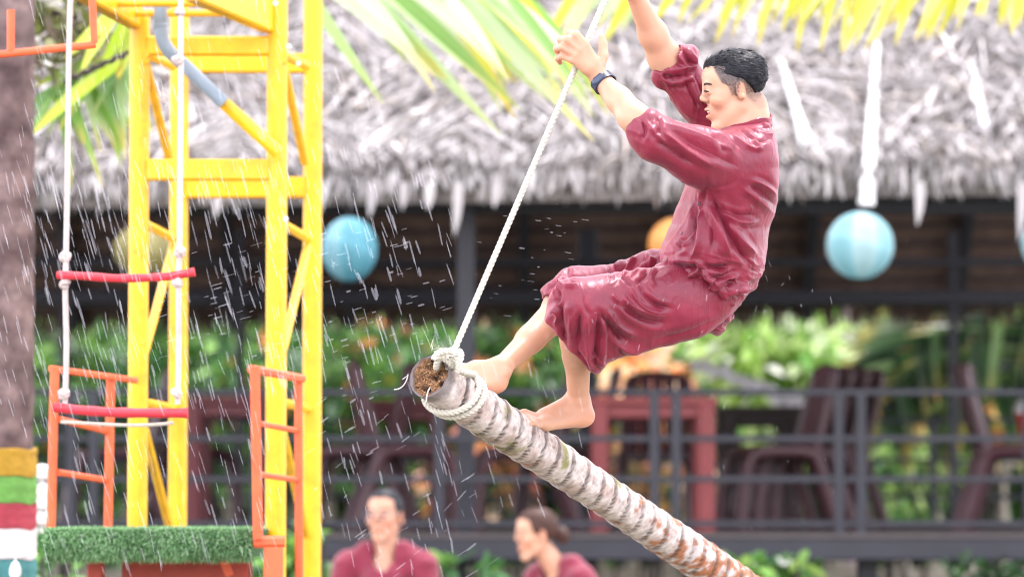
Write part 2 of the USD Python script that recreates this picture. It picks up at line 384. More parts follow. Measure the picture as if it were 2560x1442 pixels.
# ---------------------------------------------------------------- signed distance modelling
class Field:
    def __init__(self, lo, hi, h):
        self.lo, self.h = np.asarray(lo, float), h
        self.n = np.ceil((np.asarray(hi, float) - self.lo) / h).astype(int) + 1
        self.F = np.full(self.n, 999.0, np.float32)
        self.ax = [self.lo[i] + h * np.arange(self.n[i]) for i in range(3)]

    def _apply(self, fn, lo, hi, k, mode):
        pad = k + 3 * self.h
        a = np.clip(np.floor((np.asarray(lo) - pad - self.lo) / self.h).astype(int), 0, self.n)
        b = np.clip(np.ceil((np.asarray(hi) + pad - self.lo) / self.h).astype(int) + 1, 0, self.n)
        if (b <= a).any():
            return
        s = tuple(slice(a[i], b[i]) for i in range(3))
        X, Y, Z = (self.ax[0][s[0]][:, None, None].astype(np.float32), self.ax[1][s[1]][None, :, None].astype(np.float32), self.ax[2][s[2]][None, None, :].astype(np.float32))
        d = fn(X, Y, Z).astype(np.float32)
        F = self.F[s]
        if mode == "sub":
            d = -d
            h = np.clip(0.5 - 0.5 * (F - d) / k, 0, 1) if k else None
            self.F[s] = (F * (1 - h) + d * h + k * h * (1 - h)) if k else np.maximum(F, d)
        else:
            if k:
                h = np.clip(0.5 + 0.5 * (F - d) / k, 0, 1)
                self.F[s] = F * (1 - h) + d * h - k * h * (1 - h)
            else:
                self.F[s] = np.minimum(F, d)

    def cap(self, p, q, r1, r2=None, k=12.0, ys=1.0, mode="add"):
        """Rounded cone from p to q; ys > 1 stretches it along y about its axis."""
        p, q = np.asarray(p, float), np.asarray(q, float)
        r2 = r1 if r2 is None else r2
        e = q - p
        ee = max(float(e @ e), 1e-6)

        def fn(X, Y, Z):
            x, y, z = X - p[0], Y - p[1], Z - p[2]
            t = np.clip((x * e[0] + y * e[1] + z * e[2]) / ee, 0, 1)
            return np.sqrt((x - t * e[0]) ** 2 + ((y - t * e[1]) / ys) ** 2 + (z - t * e[2]) ** 2) - (r1 + (r2 - r1) * t)
        R = max(r1, r2)
        pad = np.array([R, R * ys, R])
        self._apply(fn, np.minimum(p, q) - pad, np.maximum(p, q) + pad, k, mode)
        return self

    def ell(self, c, r, R=None, k=12.0, mode="add"):
        c, r = np.asarray(c, float), np.asarray(r, float)
        R = np.eye(3) if R is None else np.asarray(R, float)

        def fn(X, Y, Z):
            x, y, z = X - c[0], Y - c[1], Z - c[2]
            l = [(R[0, i] * x + R[1, i] * y + R[2, i] * z) for i in range(3)]
            k0 = np.sqrt(sum((l[i] / r[i]) ** 2 for i in range(3)))
            k1 = np.sqrt(sum((l[i] / r[i] ** 2) ** 2 for i in range(3)))
            return k0 * (k0 - 1) / np.maximum(k1, 1e-6)
        m = r.max()
        self._apply(fn, c - m, c + m, k, mode)
        return self

    def half(self, p, n, k=4.0):
        """Cuts away the side that n points to."""
        p, n = np.asarray(p, float), norm(n)

        def fn(X, Y, Z):
            return -((X - p[0]) * n[0] + (Y - p[1]) * n[1] + (Z - p[2]) * n[2])
        self._apply(fn, self.lo, self.lo + self.h * self.n, k, "sub")
        return self

    def join(self, other, k=0.0):
        d = other.F
        if k:
            h = np.clip(0.5 + 0.5 * (self.F - d) / k, 0, 1)
            self.F = self.F * (1 - h) + d * h - k * h * (1 - h)
        else:
            self.F = np.minimum(self.F, d)
        return self

    def mesh(self):
        F, n = self.F, self.n
        s = F < 0
        c = [s[i:n[0] - 1 + i, j:n[1] - 1 + j, k:n[2] - 1 + k] for i in (0, 1) for j in (0, 1) for k in (0, 1)]
        anyv, allv = c[0].copy(), c[0].copy()
        for q in c[1:]:
            anyv |= q; allv &= q
        cells = np.argwhere(anyv & ~allv)
        idx = np.full(n - 1, -1, np.int64)
        idx[tuple(cells.T)] = np.arange(len(cells))
        off = np.array([(i, j, k) for i in (0, 1) for j in (0, 1) for k in (0, 1)])
        vals = np.stack([F[tuple((cells + o).T)] for o in off], 1).astype(float)
        acc, cnt = np.zeros((len(cells), 3)), np.zeros(len(cells))
        for a in range(8):
            for b in range(a + 1, 8):
                if np.abs(off[a] - off[b]).sum() == 1:
                    va, vb = vals[:, a], vals[:, b]
                    m = (va < 0) != (vb < 0)
                    t = va[m] / (va[m] - vb[m])
                    acc[m] += off[a] + t[:, None] * (off[b] - off[a])
                    cnt[m] += 1
        v = self.lo + self.h * (cells + acc / cnt[:, None])
        quads = []
        for ax in range(3):
            o1, o2 = [(1, 2), (2, 0), (0, 1)][ax]
            A = [slice(None)] * 3; B = [slice(None)] * 3
            A[ax], B[ax] = slice(0, n[ax] - 1), slice(1, n[ax])
            sa, sb = s[tuple(A)], s[tuple(B)]
            e = np.argwhere(sa != sb)
            ok = (e[:, o1] > 0) & (e[:, o2] > 0) & (e[:, o1] < n[o1] - 1) & (e[:, o2] < n[o2] - 1)
            e = e[ok]
            ins = sa[tuple(e.T)]
            u1, u2 = np.zeros(3, int), np.zeros(3, int)
            u1[o1], u2[o2] = 1, 1
            q = np.stack([idx[tuple((e - u1 - u2).T)], idx[tuple((e - u2).T)], idx[tuple(e.T)], idx[tuple((e - u1).T)]], 1)
            q[~ins] = q[~ins][:, ::-1]
            quads.append(q)
        q = np.vstack(quads)
        q = q[(q >= 0).all(1)]
        return v, np.vstack([q[:, [0, 1, 2]], q[:, [0, 2, 3]]])


def vnormals(v, f):
    return meshkit.arrays((v, f), True)[2]


def relax(v, f, it=2, lam=0.5):
    import scipy.sparse as sp
    e = np.vstack([f[:, [0, 1]], f[:, [1, 2]], f[:, [2, 0]]])
    A = sp.coo_matrix((np.ones(len(e)), (e[:, 0], e[:, 1])), shape=(len(v), len(v))).tocsr()
    A = ((A + A.T) > 0).astype(float)
    D = sp.diags(1 / np.maximum(np.asarray(A.sum(1)).ravel(), 1))
    W = D @ A
    for _ in range(it):
        v = v + lam * (W @ v - v)
        v = v - lam * 1.02 * (W @ v - v)
    return v


def poly_dist(p2, poly):
    """Distance of 2D points to a polyline and the position along it (0..1)."""
    poly = np.asarray(poly, float)
    seg = np.diff(poly, axis=0)
    ln = np.linalg.norm(seg, axis=1)
    cum = np.r_[0, np.cumsum(ln)]
    best, tt = np.full(len(p2), 1e9), np.zeros(len(p2))
    for i in range(len(seg)):
        w = p2 - poly[i]
        t = np.clip((w @ seg[i]) / max(ln[i] ** 2, 1e-9), 0, 1)
        d = np.linalg.norm(w - t[:, None] * seg[i], axis=1)
        m = d < best
        best[m] = d[m]
        tt[m] = (cum[i] + t[m] * ln[i]) / cum[-1]
    return best, tt


def creases(v, f, strokes, facing=True):
    """Sculpts cloth folds: each stroke (points in picture millimetres, height, half width) raises or sinks the cloth along its normal."""
    n = vnormals(v, f)
    disp = np.zeros(len(v))
    for pts, amp, wd in strokes:
        pts = smooth_path(np.asarray(pts, float), 14) if len(pts) > 2 else np.asarray(pts, float)
        lo, hi = pts.min(0) - 4 * wd, pts.max(0) + 4 * wd
        q = np.stack([v[:, 0], -v[:, 2]], 1)
        m = ((q > lo) & (q < hi)).all(1)
        d, t = poly_dist(q[m], pts)
        ends = np.clip(np.minimum(t, 1 - t) / 0.22, 0, 1)
        ends = ends * ends * (3 - 2 * ends)
        prof = 1.25 * np.exp(-(d / (0.75 * wd)) ** 1.25) - 0.40 * np.exp(-((d - 2.0 * wd) / wd) ** 2)
        disp[m] += amp * prof * (0.12 + 0.88 * ends)
    w = np.clip(0.25 - n[:, 1] * 1.4, 0, 1) if facing else 1.0
    return v + n * (disp * w)[:, None]


def polygon_sdf(x, z, poly):
    poly = np.asarray(poly, float)
    best = np.full(np.broadcast(x, z).shape, 1e9, np.float32)
    inside = np.zeros(best.shape, bool)
    for (ax, az), (bx, bz) in zip(poly, np.roll(poly, -1, 0)):
        ex, ez = bx - ax, bz - az
        t = np.clip(((x - ax) * ex + (z - az) * ez) / (ex * ex + ez * ez), 0, 1)
        best = np.minimum(best, np.hypot(x - ax - t * ex, z - az - t * ez))
        c = (az <= z) != (bz <= z)
        inside ^= c & (x < ax + (z - az) / (ez if ez else 1e-9) * ex)
    return np.where(inside, -best, best)


# ---------------------------------------------------------------- the setting: ground
gx, gy = np.meshgrid(np.r_[np.linspace(-60, -8, 8), np.linspace(-7, 7, 29), np.linspace(8, 60, 8)], np.r_[np.linspace(-25, 6, 12), np.linspace(7, 34, 40), np.linspace(36, 160, 18)])
gz = 0.05 * (meshkit.fbm(np.stack([gx * 0.6, gy * 0.6, gx * 0], -1), 3) - 0.5)
gz = np.where((gy > 15.5), 0.12 + gz, gz)
nx = gx.shape[1]
i, j = np.meshgrid(np.arange(gx.shape[0] - 1), np.arange(nx - 1), indexing="ij")
q = np.stack([i * nx + j, i * nx + j + 1, (i + 1) * nx + j + 1, (i + 1) * nx + j], -1).reshape(-1, 4)
single("ground", cat((np.stack([gx, gy, gz], -1).reshape(-1, 3), q)), M_ground, "brown earth ground below the play area and the pavilion", "ground", kind="structure")

# ---------------------------------------------------------------- pavilion with thatched roof
EY = 19.0
EZ = P(1280, 428, EY)[2]
SL = math.radians(40)
TILT = 0.014
PAV = Thing("thatched_pavilion", "open pavilion with a shaggy grey thatched roof on dark posts above a deck", "pavilion", (0, 22.5, 0))
RN = np.array([0, -math.sin(SL), math.cos(SL)])
RS = np.array([0, math.cos(SL), math.sin(SL)])
RIDGE = 4.6


def roof(x, s, lift=0.0):
    x, s, lift = np.broadcast_arrays(np.asarray(x, float), np.asarray(s, float), np.asarray(lift, float))
    return np.stack([x, np.full(x.shape, EY), EZ + TILT * x], -1) + s[..., None] * RS + lift[..., None] * RN


def slab_prism(a, b, c, d, thick):
    """Slab with corners a, b, c, d (upper face) and a thickness downwards."""
    v = np.array([a, b, c, d], float)
    w = v - np.array([0, 0, thick])
    return np.vstack([v, w]), np.array([[0, 1, 2, 3], [7, 6, 5, 4], [0, 4, 5, 1], [1, 5, 6, 2], [2, 6, 7, 3], [3, 7, 4, 0]])


X0, X1 = -5.2, 5.2
rf = part(PAV, "roof", cat(slab_prism(roof(X0, 0.0, -0.06), roof(X1, 0.0, -0.06), roof(X1, RIDGE, -0.06), roof(X0, RIDGE, -0.06), 0.10)), M_slab, smooth=False)
ridge = roof(0, RIDGE, -0.06)
BY = 26.0
BZ = P(1280, 735, BY)[2]
back = [np.array([X0, ridge[1], ridge[2] + TILT * X0]), np.array([X0, BY, BZ + TILT * X0]), np.array([X1, BY, BZ + TILT * X1]), np.array([X1, ridge[1], ridge[2] + TILT * X1])]
part(PAV, "roof", cat(slab_prism(back[0], back[3], back[2], back[1], 0.12)), M_under, smooth=False, label="dark brown underside of the rear roof slope")
bs = norm(back[1] - back[0]); blen = np.linalg.norm(back[1] - back[0])
bn = norm(np.cross(bs, [1, 0, 0])); bn = bn if bn[2] < 0 else -bn
for k in range(9):                                  # battens across the rear slope, seen from below
    s = blen - 0.10 - 0.17 * k
    p = back[0] + bs * s + np.array([0, 0, -0.12]) + bn * 0.02
    part(PAV, "batten", bar([X0, p[1], p[2]], [X1, p[1], p[2] + TILT * (X1 - X0)], 0.05, 0.035), M_darkwood, smooth=False)
for px in (-220, 150, 560, 860, 1310, 1700, 2040, 2430, 2800):   # rafters
    x = P(px, 600, 25.2)[0]
    a = np.array([x, BY, BZ + TILT * x]) + [0, 0, -0.155] + bn * 0.03
    b = a - bs * 4.0
    part(PAV, "rafter", bar(a, b, 0.075, 0.09), M_black, smooth=False)
for y, py, th in ((24.9, 742, 0.10), (24.6, 655, 0.05), (19.45, 505, 0.12)):       # cross beams
    z = P(1280, py, y)[2]
    part(PAV, "beam", bar([X0, y, z], [X1, y, z], 0.08, th), M_black, smooth=False)
DECKZ = P(1280, 1333, 19.0)[2]
for px, d in ((1165, 19.35), (-60, 19.35), (2640, 19.35), (1470, 24.9), (2383, 24.9), (600, 24.9), (160, 24.9)):
    x = P(px, 700, d)[0]
    w = 0.088 if d < 20 else (0.13 if px == 1470 else 0.055)
    top = 3.3 if d < 20 else 3.25
    part(PAV, "post", bar([x, d, 0.0], [x, d, top], w, w, up=(0, 1, 0)), M_black, smooth=False)
for px, py0 in ((2165, 1390), (620, 1390)):
    x = P(px, 1400, 19.2)[0]
    part(PAV, "stilt", bar([x, 19.2, 0.0], [x, 19.2, DECKZ - 0.13], 0.10, 0.10, up=(0, 1, 0)), M_black, smooth=False)
part(PAV, "deck_beam", bar([X0, 19.0, DECKZ - 0.075], [X1, 19.0, DECKZ - 0.075], 0.09, 0.115), M_black, smooth=False)
for k in range(44):
    y = 19.02 + 0.15 * k
    part(PAV, "deck_board", bar([X0, y, DECKZ - 0.012 + 0.002 * rng.normal()], [X1, y, DECKZ - 0.012 + 0.002 * rng.normal()], 0.138, 0.026), M_deck, smooth=False)
for y in (20.5, 22.5, 25.4):
    part(PAV, "deck_joist", bar([X0, y, DECKZ - 0.09], [X1, y, DECKZ - 0.09], 0.08, 0.12), M_black, smooth=False)

# thatch: loose strips, several directions; eave fringe strips that can be told apart are parts of their own
TH = [(0.42, 0.395, 0.395), (0.50, 0.475, 0.47), (0.31, 0.285, 0.285), (0.58, 0.56, 0.56), (0.20, 0.185, 0.175), (0.43, 0.375, 0.34), (0.11, 0.09, 0.08)]
TP = [0.24, 0.22, 0.18, 0.10, 0.12, 0.08, 0.06]
vs = []
for N, (s0, s1), sig, ln, wd in ((10500, (0.0, 1.25), 0.42, (0.08, 0.24), (0.009, 0.023)), (8500, (0.5, 2.3), 0.6, (0.18, 0.55), (0.008, 0.022))):
    s = rng.uniform(s0, s1, N)
    x = rng.uniform(-3.6, 3.6, N)
    clump = meshkit.noise(np.stack([x * 1.9, s * 2.6, 0 * x], -1), 3)
    ang = rng.normal(0, sig, N) + (clump - 0.5) * 3.5 * sig
    dirs = -RS * np.cos(ang)[:, None] + RIGHT * np.sin(ang)[:, None] + RN * rng.normal(0.16, 0.16, N)[:, None]
    vs.append(ribbons(roof(x, s, rng.uniform(-0.02, 0.10, N)), dirs, RN + 0.6 * rng.normal(size=(N, 3)), np.minimum(rng.uniform(*ln, N), s * 0.85 + 0.06), rng.uniform(*wd, N), mixcol(N, TH, TP, 0.22),
              bend=np.stack([rng.normal(0, 0.25, N), np.zeros(N), rng.normal(-0.2, 0.12, N)], -1), seg=4))
# sideways leaflets of old fronds laid on the roof
stalks = [((2190, 100), (2176, 330)), ((1950, 140), (2012, 350)), ((2430, 160), (2462, 290)), ((1290, 60), (1245, 300)), ((620, 250), (600, 400)), ((1050, 120), (1090, 380)), ((2530, 40), (2560, 200))]


def on_roof(px, py, lift=0.06):
    """Point of the roof plane at a pixel, lifted."""
    a = P(px, py, 1.0) - CAM
    p0 = roof(0, 0, lift)
    t = ((p0 - CAM) @ RN) / (a @ RN)
    return CAM + a * t


for (a, b) in stalks:
    pa, pb = on_roof(*a), on_roof(*b)
    for sgn in (-1, 1):
        n = 46
        t = rng.uniform(0, 1, n)
        base = pa + t[:, None] * (pb - pa)
        d = norm(pb - pa)
        ang = rng.uniform(0.75, 1.45, n)
        side = RIGHT * sgn
        room = (base[:, 1] - EY) / math.cos(SL)
        dd = d * np.cos(ang)[:, None] + side * np.sin(ang)[:, None] + RN * 0.12
        vs.append(ribbons(base, dd, RN + 0.35 * rng.normal(size=(n, 3)), np.minimum(rng.uniform(0.30, 0.70, n), 0.05 + room / (np.cos(ang) + 0.35)), rng.uniform(0.016, 0.030, n), mixcol(n, TH, TP, 0.15), bend=np.tile(-RS * 0.35 - RN * 0.05, (n, 1)), seg=6))
n = 2600                                              # back of the eave: dense short hanging strips
x = rng.uniform(-3.6, 3.6, n)
vs.append(ribbons(roof(x, rng.uniform(-0.02, 0.16, n), rng.uniform(-0.10, 0.05, n)), np.stack([rng.normal(0, 0.22, n), rng.normal(-0.25, 0.25, n), -np.ones(n)], -1), np.tile([0, -1.0, 0.2], (n, 1)) + 0.5 * rng.normal(size=(n, 3)),
          rng.uniform(0.04, 0.13, n), rng.uniform(0.010, 0.03, n), mixcol(n, TH, TP, 0.2), bend=np.tile([0, 0.06, -0.05], (n, 1)), seg=3))
n = 1500                                              # upper roof beyond the frame, coarse
s = rng.uniform(2.2, RIDGE, n); x = rng.uniform(-5.2, 5.2, n)
vs.append(ribbons(roof(x, s, 0.02), -RS + 0.3 * rng.normal(size=(n, 3)), np.tile(RN, (n, 1)), 0.6, 0.09, mixcol(n, TH, TP, 0.2), seg=2))
col = np.vstack([a[2] for a in vs])
part(rf, "thatch", cat(*[(a[0], a[1]) for a in vs]), M_thatch, smooth=False, col=col, kind="stuff", label="loose dry palm leaf strips covering the roof")
fx = np.sort(rng.uniform(-2.75, 2.75, 285))
longs = {1145: 0.25, 1075: 0.12, 930: 0.16, 1240: 0.11, 2555: 0.28, 2300: 0.2, 545: 0.16, 700: 0.14, 1010: 0.12}
for k, x in enumerate(fx):
    ln = rng.uniform(0.05, 0.15)
    w = rng.uniform(0.014, 0.034)
    a = ribbons(roof(x, rng.uniform(-0.05, 0.02), rng.uniform(-0.02, 0.04))[None], [[rng.normal(0, 0.14), rng.normal(-0.12, 0.1), -1]], [[rng.normal(0, 0.5), -1, 0.1]], ln, w, mixcol(1, TH[:4], [0.3, 0.32, 0.13, 0.25], 0.1), bend=[[rng.normal(0, 0.1), 0.05, 0]], seg=3, taper=0.3, base=0.7)
    part(rf, "thatch_strip", (a[0], a[1]), M_thatch, smooth=False, col=a[2])
for px, ln in longs.items():
    o = P(px, 455, EY - 0.06)
    a = ribbons(o[None], [[0.03, -0.02, -1]], [[0.1, -1, 0]], ln + 0.02, 0.05, mixcol(1, TH[:2], None, 0.05), bend=[[-0.1, 0, 0]], seg=5, taper=0.2, base=0.8)
    part(rf, "thatch_strip", (a[0], a[1]), M_thatch, smooth=False, col=a[2])
n = 1100                                              # ragged lower edge of the rear slope
x = rng.uniform(-4, 4, n)
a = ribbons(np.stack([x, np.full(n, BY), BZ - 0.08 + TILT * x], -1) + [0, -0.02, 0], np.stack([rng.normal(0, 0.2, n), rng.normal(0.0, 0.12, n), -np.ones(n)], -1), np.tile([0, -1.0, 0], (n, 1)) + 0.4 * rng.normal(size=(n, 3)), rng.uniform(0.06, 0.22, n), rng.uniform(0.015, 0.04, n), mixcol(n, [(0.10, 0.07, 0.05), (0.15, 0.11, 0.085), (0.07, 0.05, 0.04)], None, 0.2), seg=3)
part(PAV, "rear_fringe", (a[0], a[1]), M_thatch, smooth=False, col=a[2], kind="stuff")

# white frond stalks on the roof
for a, b, w0, w1, lab in (((2192, 110), (2166, 512), 0.026, 0.082, "long white dry frond stalk hanging over the roof edge above the turquoise lantern"),
                          ((1952, 150), (2014, 352), 0.022, 0.062, "short white dry frond stalk on the roof behind the man's head"),
                          ((2428, 150), (2462, 320), 0.018, 0.05, "thin grey dry frond stalk high on the right of the roof")):
    n = 14
    t = np.linspace(0, 1, n)
    pts = np.array([on_roof(a[0] + (b[0] - a[0]) * u, min(a[1] + (b[1] - a[1]) * u, 455), 0.13) for u in t])
    if b[1] > 470:
        ref = P(np.array([a[0] + (b[0] - a[0]) * u for u in t]), np.array([a[1] + (b[1] - a[1]) * u for u in t]), EY - 0.16)
        over = np.array([a[1] + (b[1] - a[1]) * u for u in t]) > 400
        pts[over] = ref[over]
    wd = np.linspace(w0, w1, n) * (1 + 0.12 * np.sin(7 * t))
    v, f = tube(pts, wd / 2, 10)
    ctr = np.vstack([np.repeat(pts, 10, 0), pts[:1], pts[-1:]])
    v = ctr + (v - ctr) * np.array([1.0, 0.45, 1.0])
    single("frond_stalk", (v, f), paint("stalk_" + str(a[0]), (0.80, 0.79, 0.80) if w1 > 0.055 else (0.6, 0.58, 0.6), 0.7, 0.15, 20.0), lab, "palm stalk", smooth=40)

# ---------------------------------------------------------------- railing along the deck
def railing(name, label, d, rails, posts, wr, wp, toppy, botz, xs=(X0, X1), base=None):
    t = Thing(name, label, "railing", (0, d, DECKZ))
    for py in rails:
        z = P(1280, py, d)[2]
        part(t, "rail", bar([xs[0], d, z], [xs[1], d, z], wr, wr), M_black, smooth=False)
    zt = P(1280, toppy, d)[2]
    for px in posts:
        x = P(px, 1100, d)[0]
        part(t, "baluster", bar([x, d + 0.002, botz], [x, d + 0.002, zt], wp, wp, up=(0, 1, 0)), M_black, smooth=False)
    return t


railing("deck_railing", "black steel railing with four rails along the front of the deck", 19.12, (980, 1096, 1197, 1308), (180, 235, 640, 695, 1098, 1636, 1690, 2097, 2152, 2570), 0.032, 0.048, 982, DECKZ)
railing("deck_railing", "thin dark railing along the far side of the deck", 25.3, (1050, 1150, 1242), (60, 420, 780, 1010, 1420, 1560, 1960, 2332, 2384), 0.03, 0.05, 1045, DECKZ)


# ---------------------------------------------------------------- lanterns
def lantern(px, py, r_px, d, cols, label, ry=1.0):
    c = P(px, py, d)
    r = r_px * d / FPX
    t = Thing("paper_lantern", label, "lantern", c, group="round paper lanterns under the eave")
    th = np.linspace(0.16, np.pi - 0.16, 41)
    prof = np.stack([r * np.sin(th) * (1 + 0.008 * np.cos(40 * th)), -ry * r * np.cos(th)], 1)
    v, f = lathe(prof, 48)
    a = (np.arctan2(v[:, 1], v[:, 0]) / (2 * np.pi) * 8 + 8.37)
    cc = np.asarray(cols, float)
    col = cc[(np.floor(a).astype(int) % len(cc))] * (0.94 + 0.06 * np.cos(2 * np.pi * a))[:, None]
    part(t, "shade", (v + c, f), M_paper, smooth=True, col=col)
    part(t, "top_ring", (lambda m: (m[0] + c + [0, 0, ry * r * 0.985], m[1]))(lathe([(r * 0.17, -0.004), (r * 0.19, 0.0), (r * 0.17, 0.006)], 24)), M_black)
    part(t, "cord", tube(np.array([c + [0, 0, r * 0.9], c + [0, 0, r + 0.55]]), 0.003, 6), M_black)


TQ = [(0.48, 0.67, 0.70), (0.33, 0.59, 0.64), (0.52, 0.70, 0.72), (0.36, 0.61, 0.66)]
lantern(2150, 613, 84, 18.75, TQ, "pale turquoise paper lantern hanging at right below the white frond stalk")
lantern(873, 623, 70, 18.8, [(0.17, 0.42, 0.50), (0.33, 0.57, 0.64), (0.18, 0.44, 0.52), (0.16, 0.42, 0.50)], "blue paper lantern hanging beside the yellow tower's right post", 1.15)
lantern(1690, 614, 70, 19.0, [(0.85, 0.42, 0.12), (0.88, 0.50, 0.18)], "orange paper lantern half hidden behind the man's waist")
lantern(360, 625, 75, 18.9, [(0.42, 0.38, 0.17), (0.36, 0.33, 0.15)], "dull olive paper lantern behind the yellow tower", 0.85)
lantern(2628, 612, 74, 18.9, TQ, "turquoise paper lantern cut by the right picture edge")


# ---------------------------------------------------------------- tables and chairs on the deck
def table(px0, px1, pytop, d, depth, mat, label, leg=0.085):
    a, b = P(px0, pytop, d), P(px1, pytop, d)
    z = a[2]
    c = np.array([(a[0] + b[0]) / 2, d + depth / 2, DECKZ])
    t = Thing("table", label, "table", c)
    for k in range(4):
        y = d + depth * (k + 0.5) / 4
        part(t, "top_board", bar([a[0], y, z - 0.02], [b[0], y, z - 0.02], depth / 4 - 0.008, 0.04), mat, smooth=False)
    for x in (a[0] + 0.06, b[0] - 0.06):
        for y in (d + 0.05, d + depth - 0.05):
            part(t, "leg", bar([x, y, DECKZ], [x, y, z - 0.042], leg, leg, up=(0, 1, 0)), mat, smooth=False)
    for y in (d + 0.05, d + depth - 0.05):
        part(t, "apron", bar([a[0] + 0.105, y, z - 0.075], [b[0] - 0.105, y, z - 0.075], 0.03, 0.06), mat, smooth=False)


table(1472, 1795, 992, 20.2, 0.75, M_tablered, "brick red wooden table behind the railing below the man's feet", 0.088)
table(455, 700, 990, 20.6, 0.8, M_tabledark, "dark maroon table seen between the yellow tower posts", 0.08)
table(1800, 2010, 1015, 21.8, 0.8, M_darkwood, "dark brown table under the pale slanting branch", 0.08)
table(880, 1120, 1000, 21.0, 0.8, M_tabledark, "dark maroon table at the left of the log's sawn end", 0.08)


def build_chair(base, rotz, label, group):
    t = Thing("plastic_chair", label, "chair", base, group=group, rotz=rotz)
    z = Part(t.path, np.zeros(3))
    # faces +x; seat at 0.43
    v, f = trimesh.creation.box((0.42, 0.42, 0.025)).vertices, trimesh.creation.box((1, 1, 1)).faces
    m = trimesh.creation.box((0.42, 0.42, 0.03)); m.apply_translation((0.02, 0, 0.425))
    part(z, "seat", m, M_maroonplastic, smooth=False)
    for s in (-1, 1):
        part(z, "seat_rim", tube(smooth_path([(0.27, 0.205 * s, 0.0), (0.245, 0.20 * s, 0.30), (0.20, 0.20 * s, 0.415), (0.08, 0.20 * s, 0.43), (-0.08, 0.20 * s, 0.43), (-0.15, 0.20 * s, 0.40), (-0.20, 0.20 * s, 0.25), (-0.28, 0.205 * s, 0.0)], 26), 0.033, 8), M_maroonplastic)
        part(z, "backrest_side", tube(smooth_path([(-0.15, 0.19 * s, 0.42), (-0.21, 0.195 * s, 0.62), (-0.27, 0.17 * s, 0.86)], 12), 0.022, 8), M_maroonplastic)
    part(z, "backrest_top", tube(smooth_path([(-0.27, -0.17, 0.86), (-0.28, 0, 0.885), (-0.27, 0.17, 0.86)], 10), 0.024, 8), M_maroonplastic)
    for y in np.linspace(-0.14, 0.14, 5):
        part(z, "slat", bar([-0.165, y, 0.43], [-0.275, y, 0.87], 0.064, 0.012, up=(1, 0, 0.2)), M_maroonplastic, smooth=False)
    return t


def on_deck(px, d):
    p = P(px, 1300, d)
    return np.array([p[0], d, DECKZ])


chair = build_chair(on_deck(1945, 20.9), 180 + 14, "maroon plastic chair at the front of the row facing the red table", "maroon plastic chairs by the red table")
for k, lab in enumerate(("second maroon plastic chair of the row beside the red table", "third maroon plastic chair of the row beside the red table", "rearmost maroon plastic chair of the row beside the red table")):
    chair.copy(on_deck(1985 + 40 * k, 21.15 + 0.22 * k), 180 + 14, lab, "maroon plastic chairs by the red table")
for px, d, rz, lab in ((2545, 20.7, -12, "maroon plastic chair nearest the right picture edge, turned to the right"), (2525, 21.0, -14, "maroon plastic chair behind the rightmost one, turned to the right"), (2700, 21.0, -8, "maroon plastic chair carrying the red tub at the right picture edge"),
                       (1010, 20.5, 10, "maroon plastic chair below the sawn log end"), (905, 20.7, 172, "maroon plastic chair right of the yellow tower"),
                       (1310, 20.8, 186, "maroon plastic chair behind the seated woman's head"), (1420, 21.6, 176, "maroon plastic chair in the shade left of the red table"), (480, 21.9, 5, "maroon plastic chair seen between the yellow posts"), (300, 21.3, 190, "maroon plastic chair behind the left orange frame"), (1640, 22.4, 90, "maroon plastic chair tucked under the red table")):
    chair.copy(on_deck(px, d), rz, lab, "maroon plastic chairs on the deck")

tub = Thing("plastic_tub", "red plastic tub with a white lid at the right picture edge", "tub", on_deck(2605, 20.9) + [0, 0, 0.445])
part(tub, "body", (lambda m: (m[0] + tub.base, m[1]))(lathe([(0.10, 0.0), (0.115, 0.01), (0.14, 0.17), (0.15, 0.18), (0.15, 0.19)], 28)), M_bin)
part(tub, "lid", (lambda m: (m[0] + tub.base + [0, 0, 0.191], m[1]))(lathe([(0.152, 0.0), (0.152, 0.03), (0.13, 0.075), (0.08, 0.09)], 28)), M_white)

pts = P(np.array([1735, 1800, 1880, 1950, 2010]), np.array([905, 925, 965, 990, 1020]), np.array([24.0, 23.8, 23.6, 23.4, 23.2]))
single("bare_branch", tube(smooth_path(pts, 30) + 0.012 * rng.normal(size=(30, 3)), np.linspace(0.03, 0.045, 30), 10), M_branch, "pale grey bare branch slanting down behind the railing", "branch")

# ---------------------------------------------------------------- balustrade beyond the pavilion
bal = Thing("stone_balustrade", "cream stone balustrade beyond the pavilion seen through the railings", "balustrade", (0, 28.6, 0))
zb0, zb1 = P(0, 1420, 28.6)[2], P(0, 1165, 28.6)[2]
H = zb1 - zb0
proto_prof = [(0.055, 0.0), (0.055, 0.05 * H), (0.03, 0.10 * H), (0.045, 0.22 * H), (0.062, 0.36 * H), (0.045, 0.52 * H), (0.026, 0.72 * H), (0.03, 0.88 * H), (0.055, 0.92 * H), (0.055, H)]
bv, bf = lathe(proto_prof, 14)
for k in range(34):
    x = -4.1 + 0.25 * k
    part(bal, "baluster", (bv + [x, 28.6, zb0], bf), M_cream)
part(bal, "handrail", bar([-4.3, 28.6, zb1 + 0.03], [4.4, 28.6, zb1 + 0.03], 0.16, 0.06), M_cream, smooth=False)
part(bal, "plinth", bar([-4.3, 28.6, zb0 / 2 - 0.002], [4.4, 28.6, zb0 / 2 - 0.002], 0.2, zb0), M_cream, smooth=False)


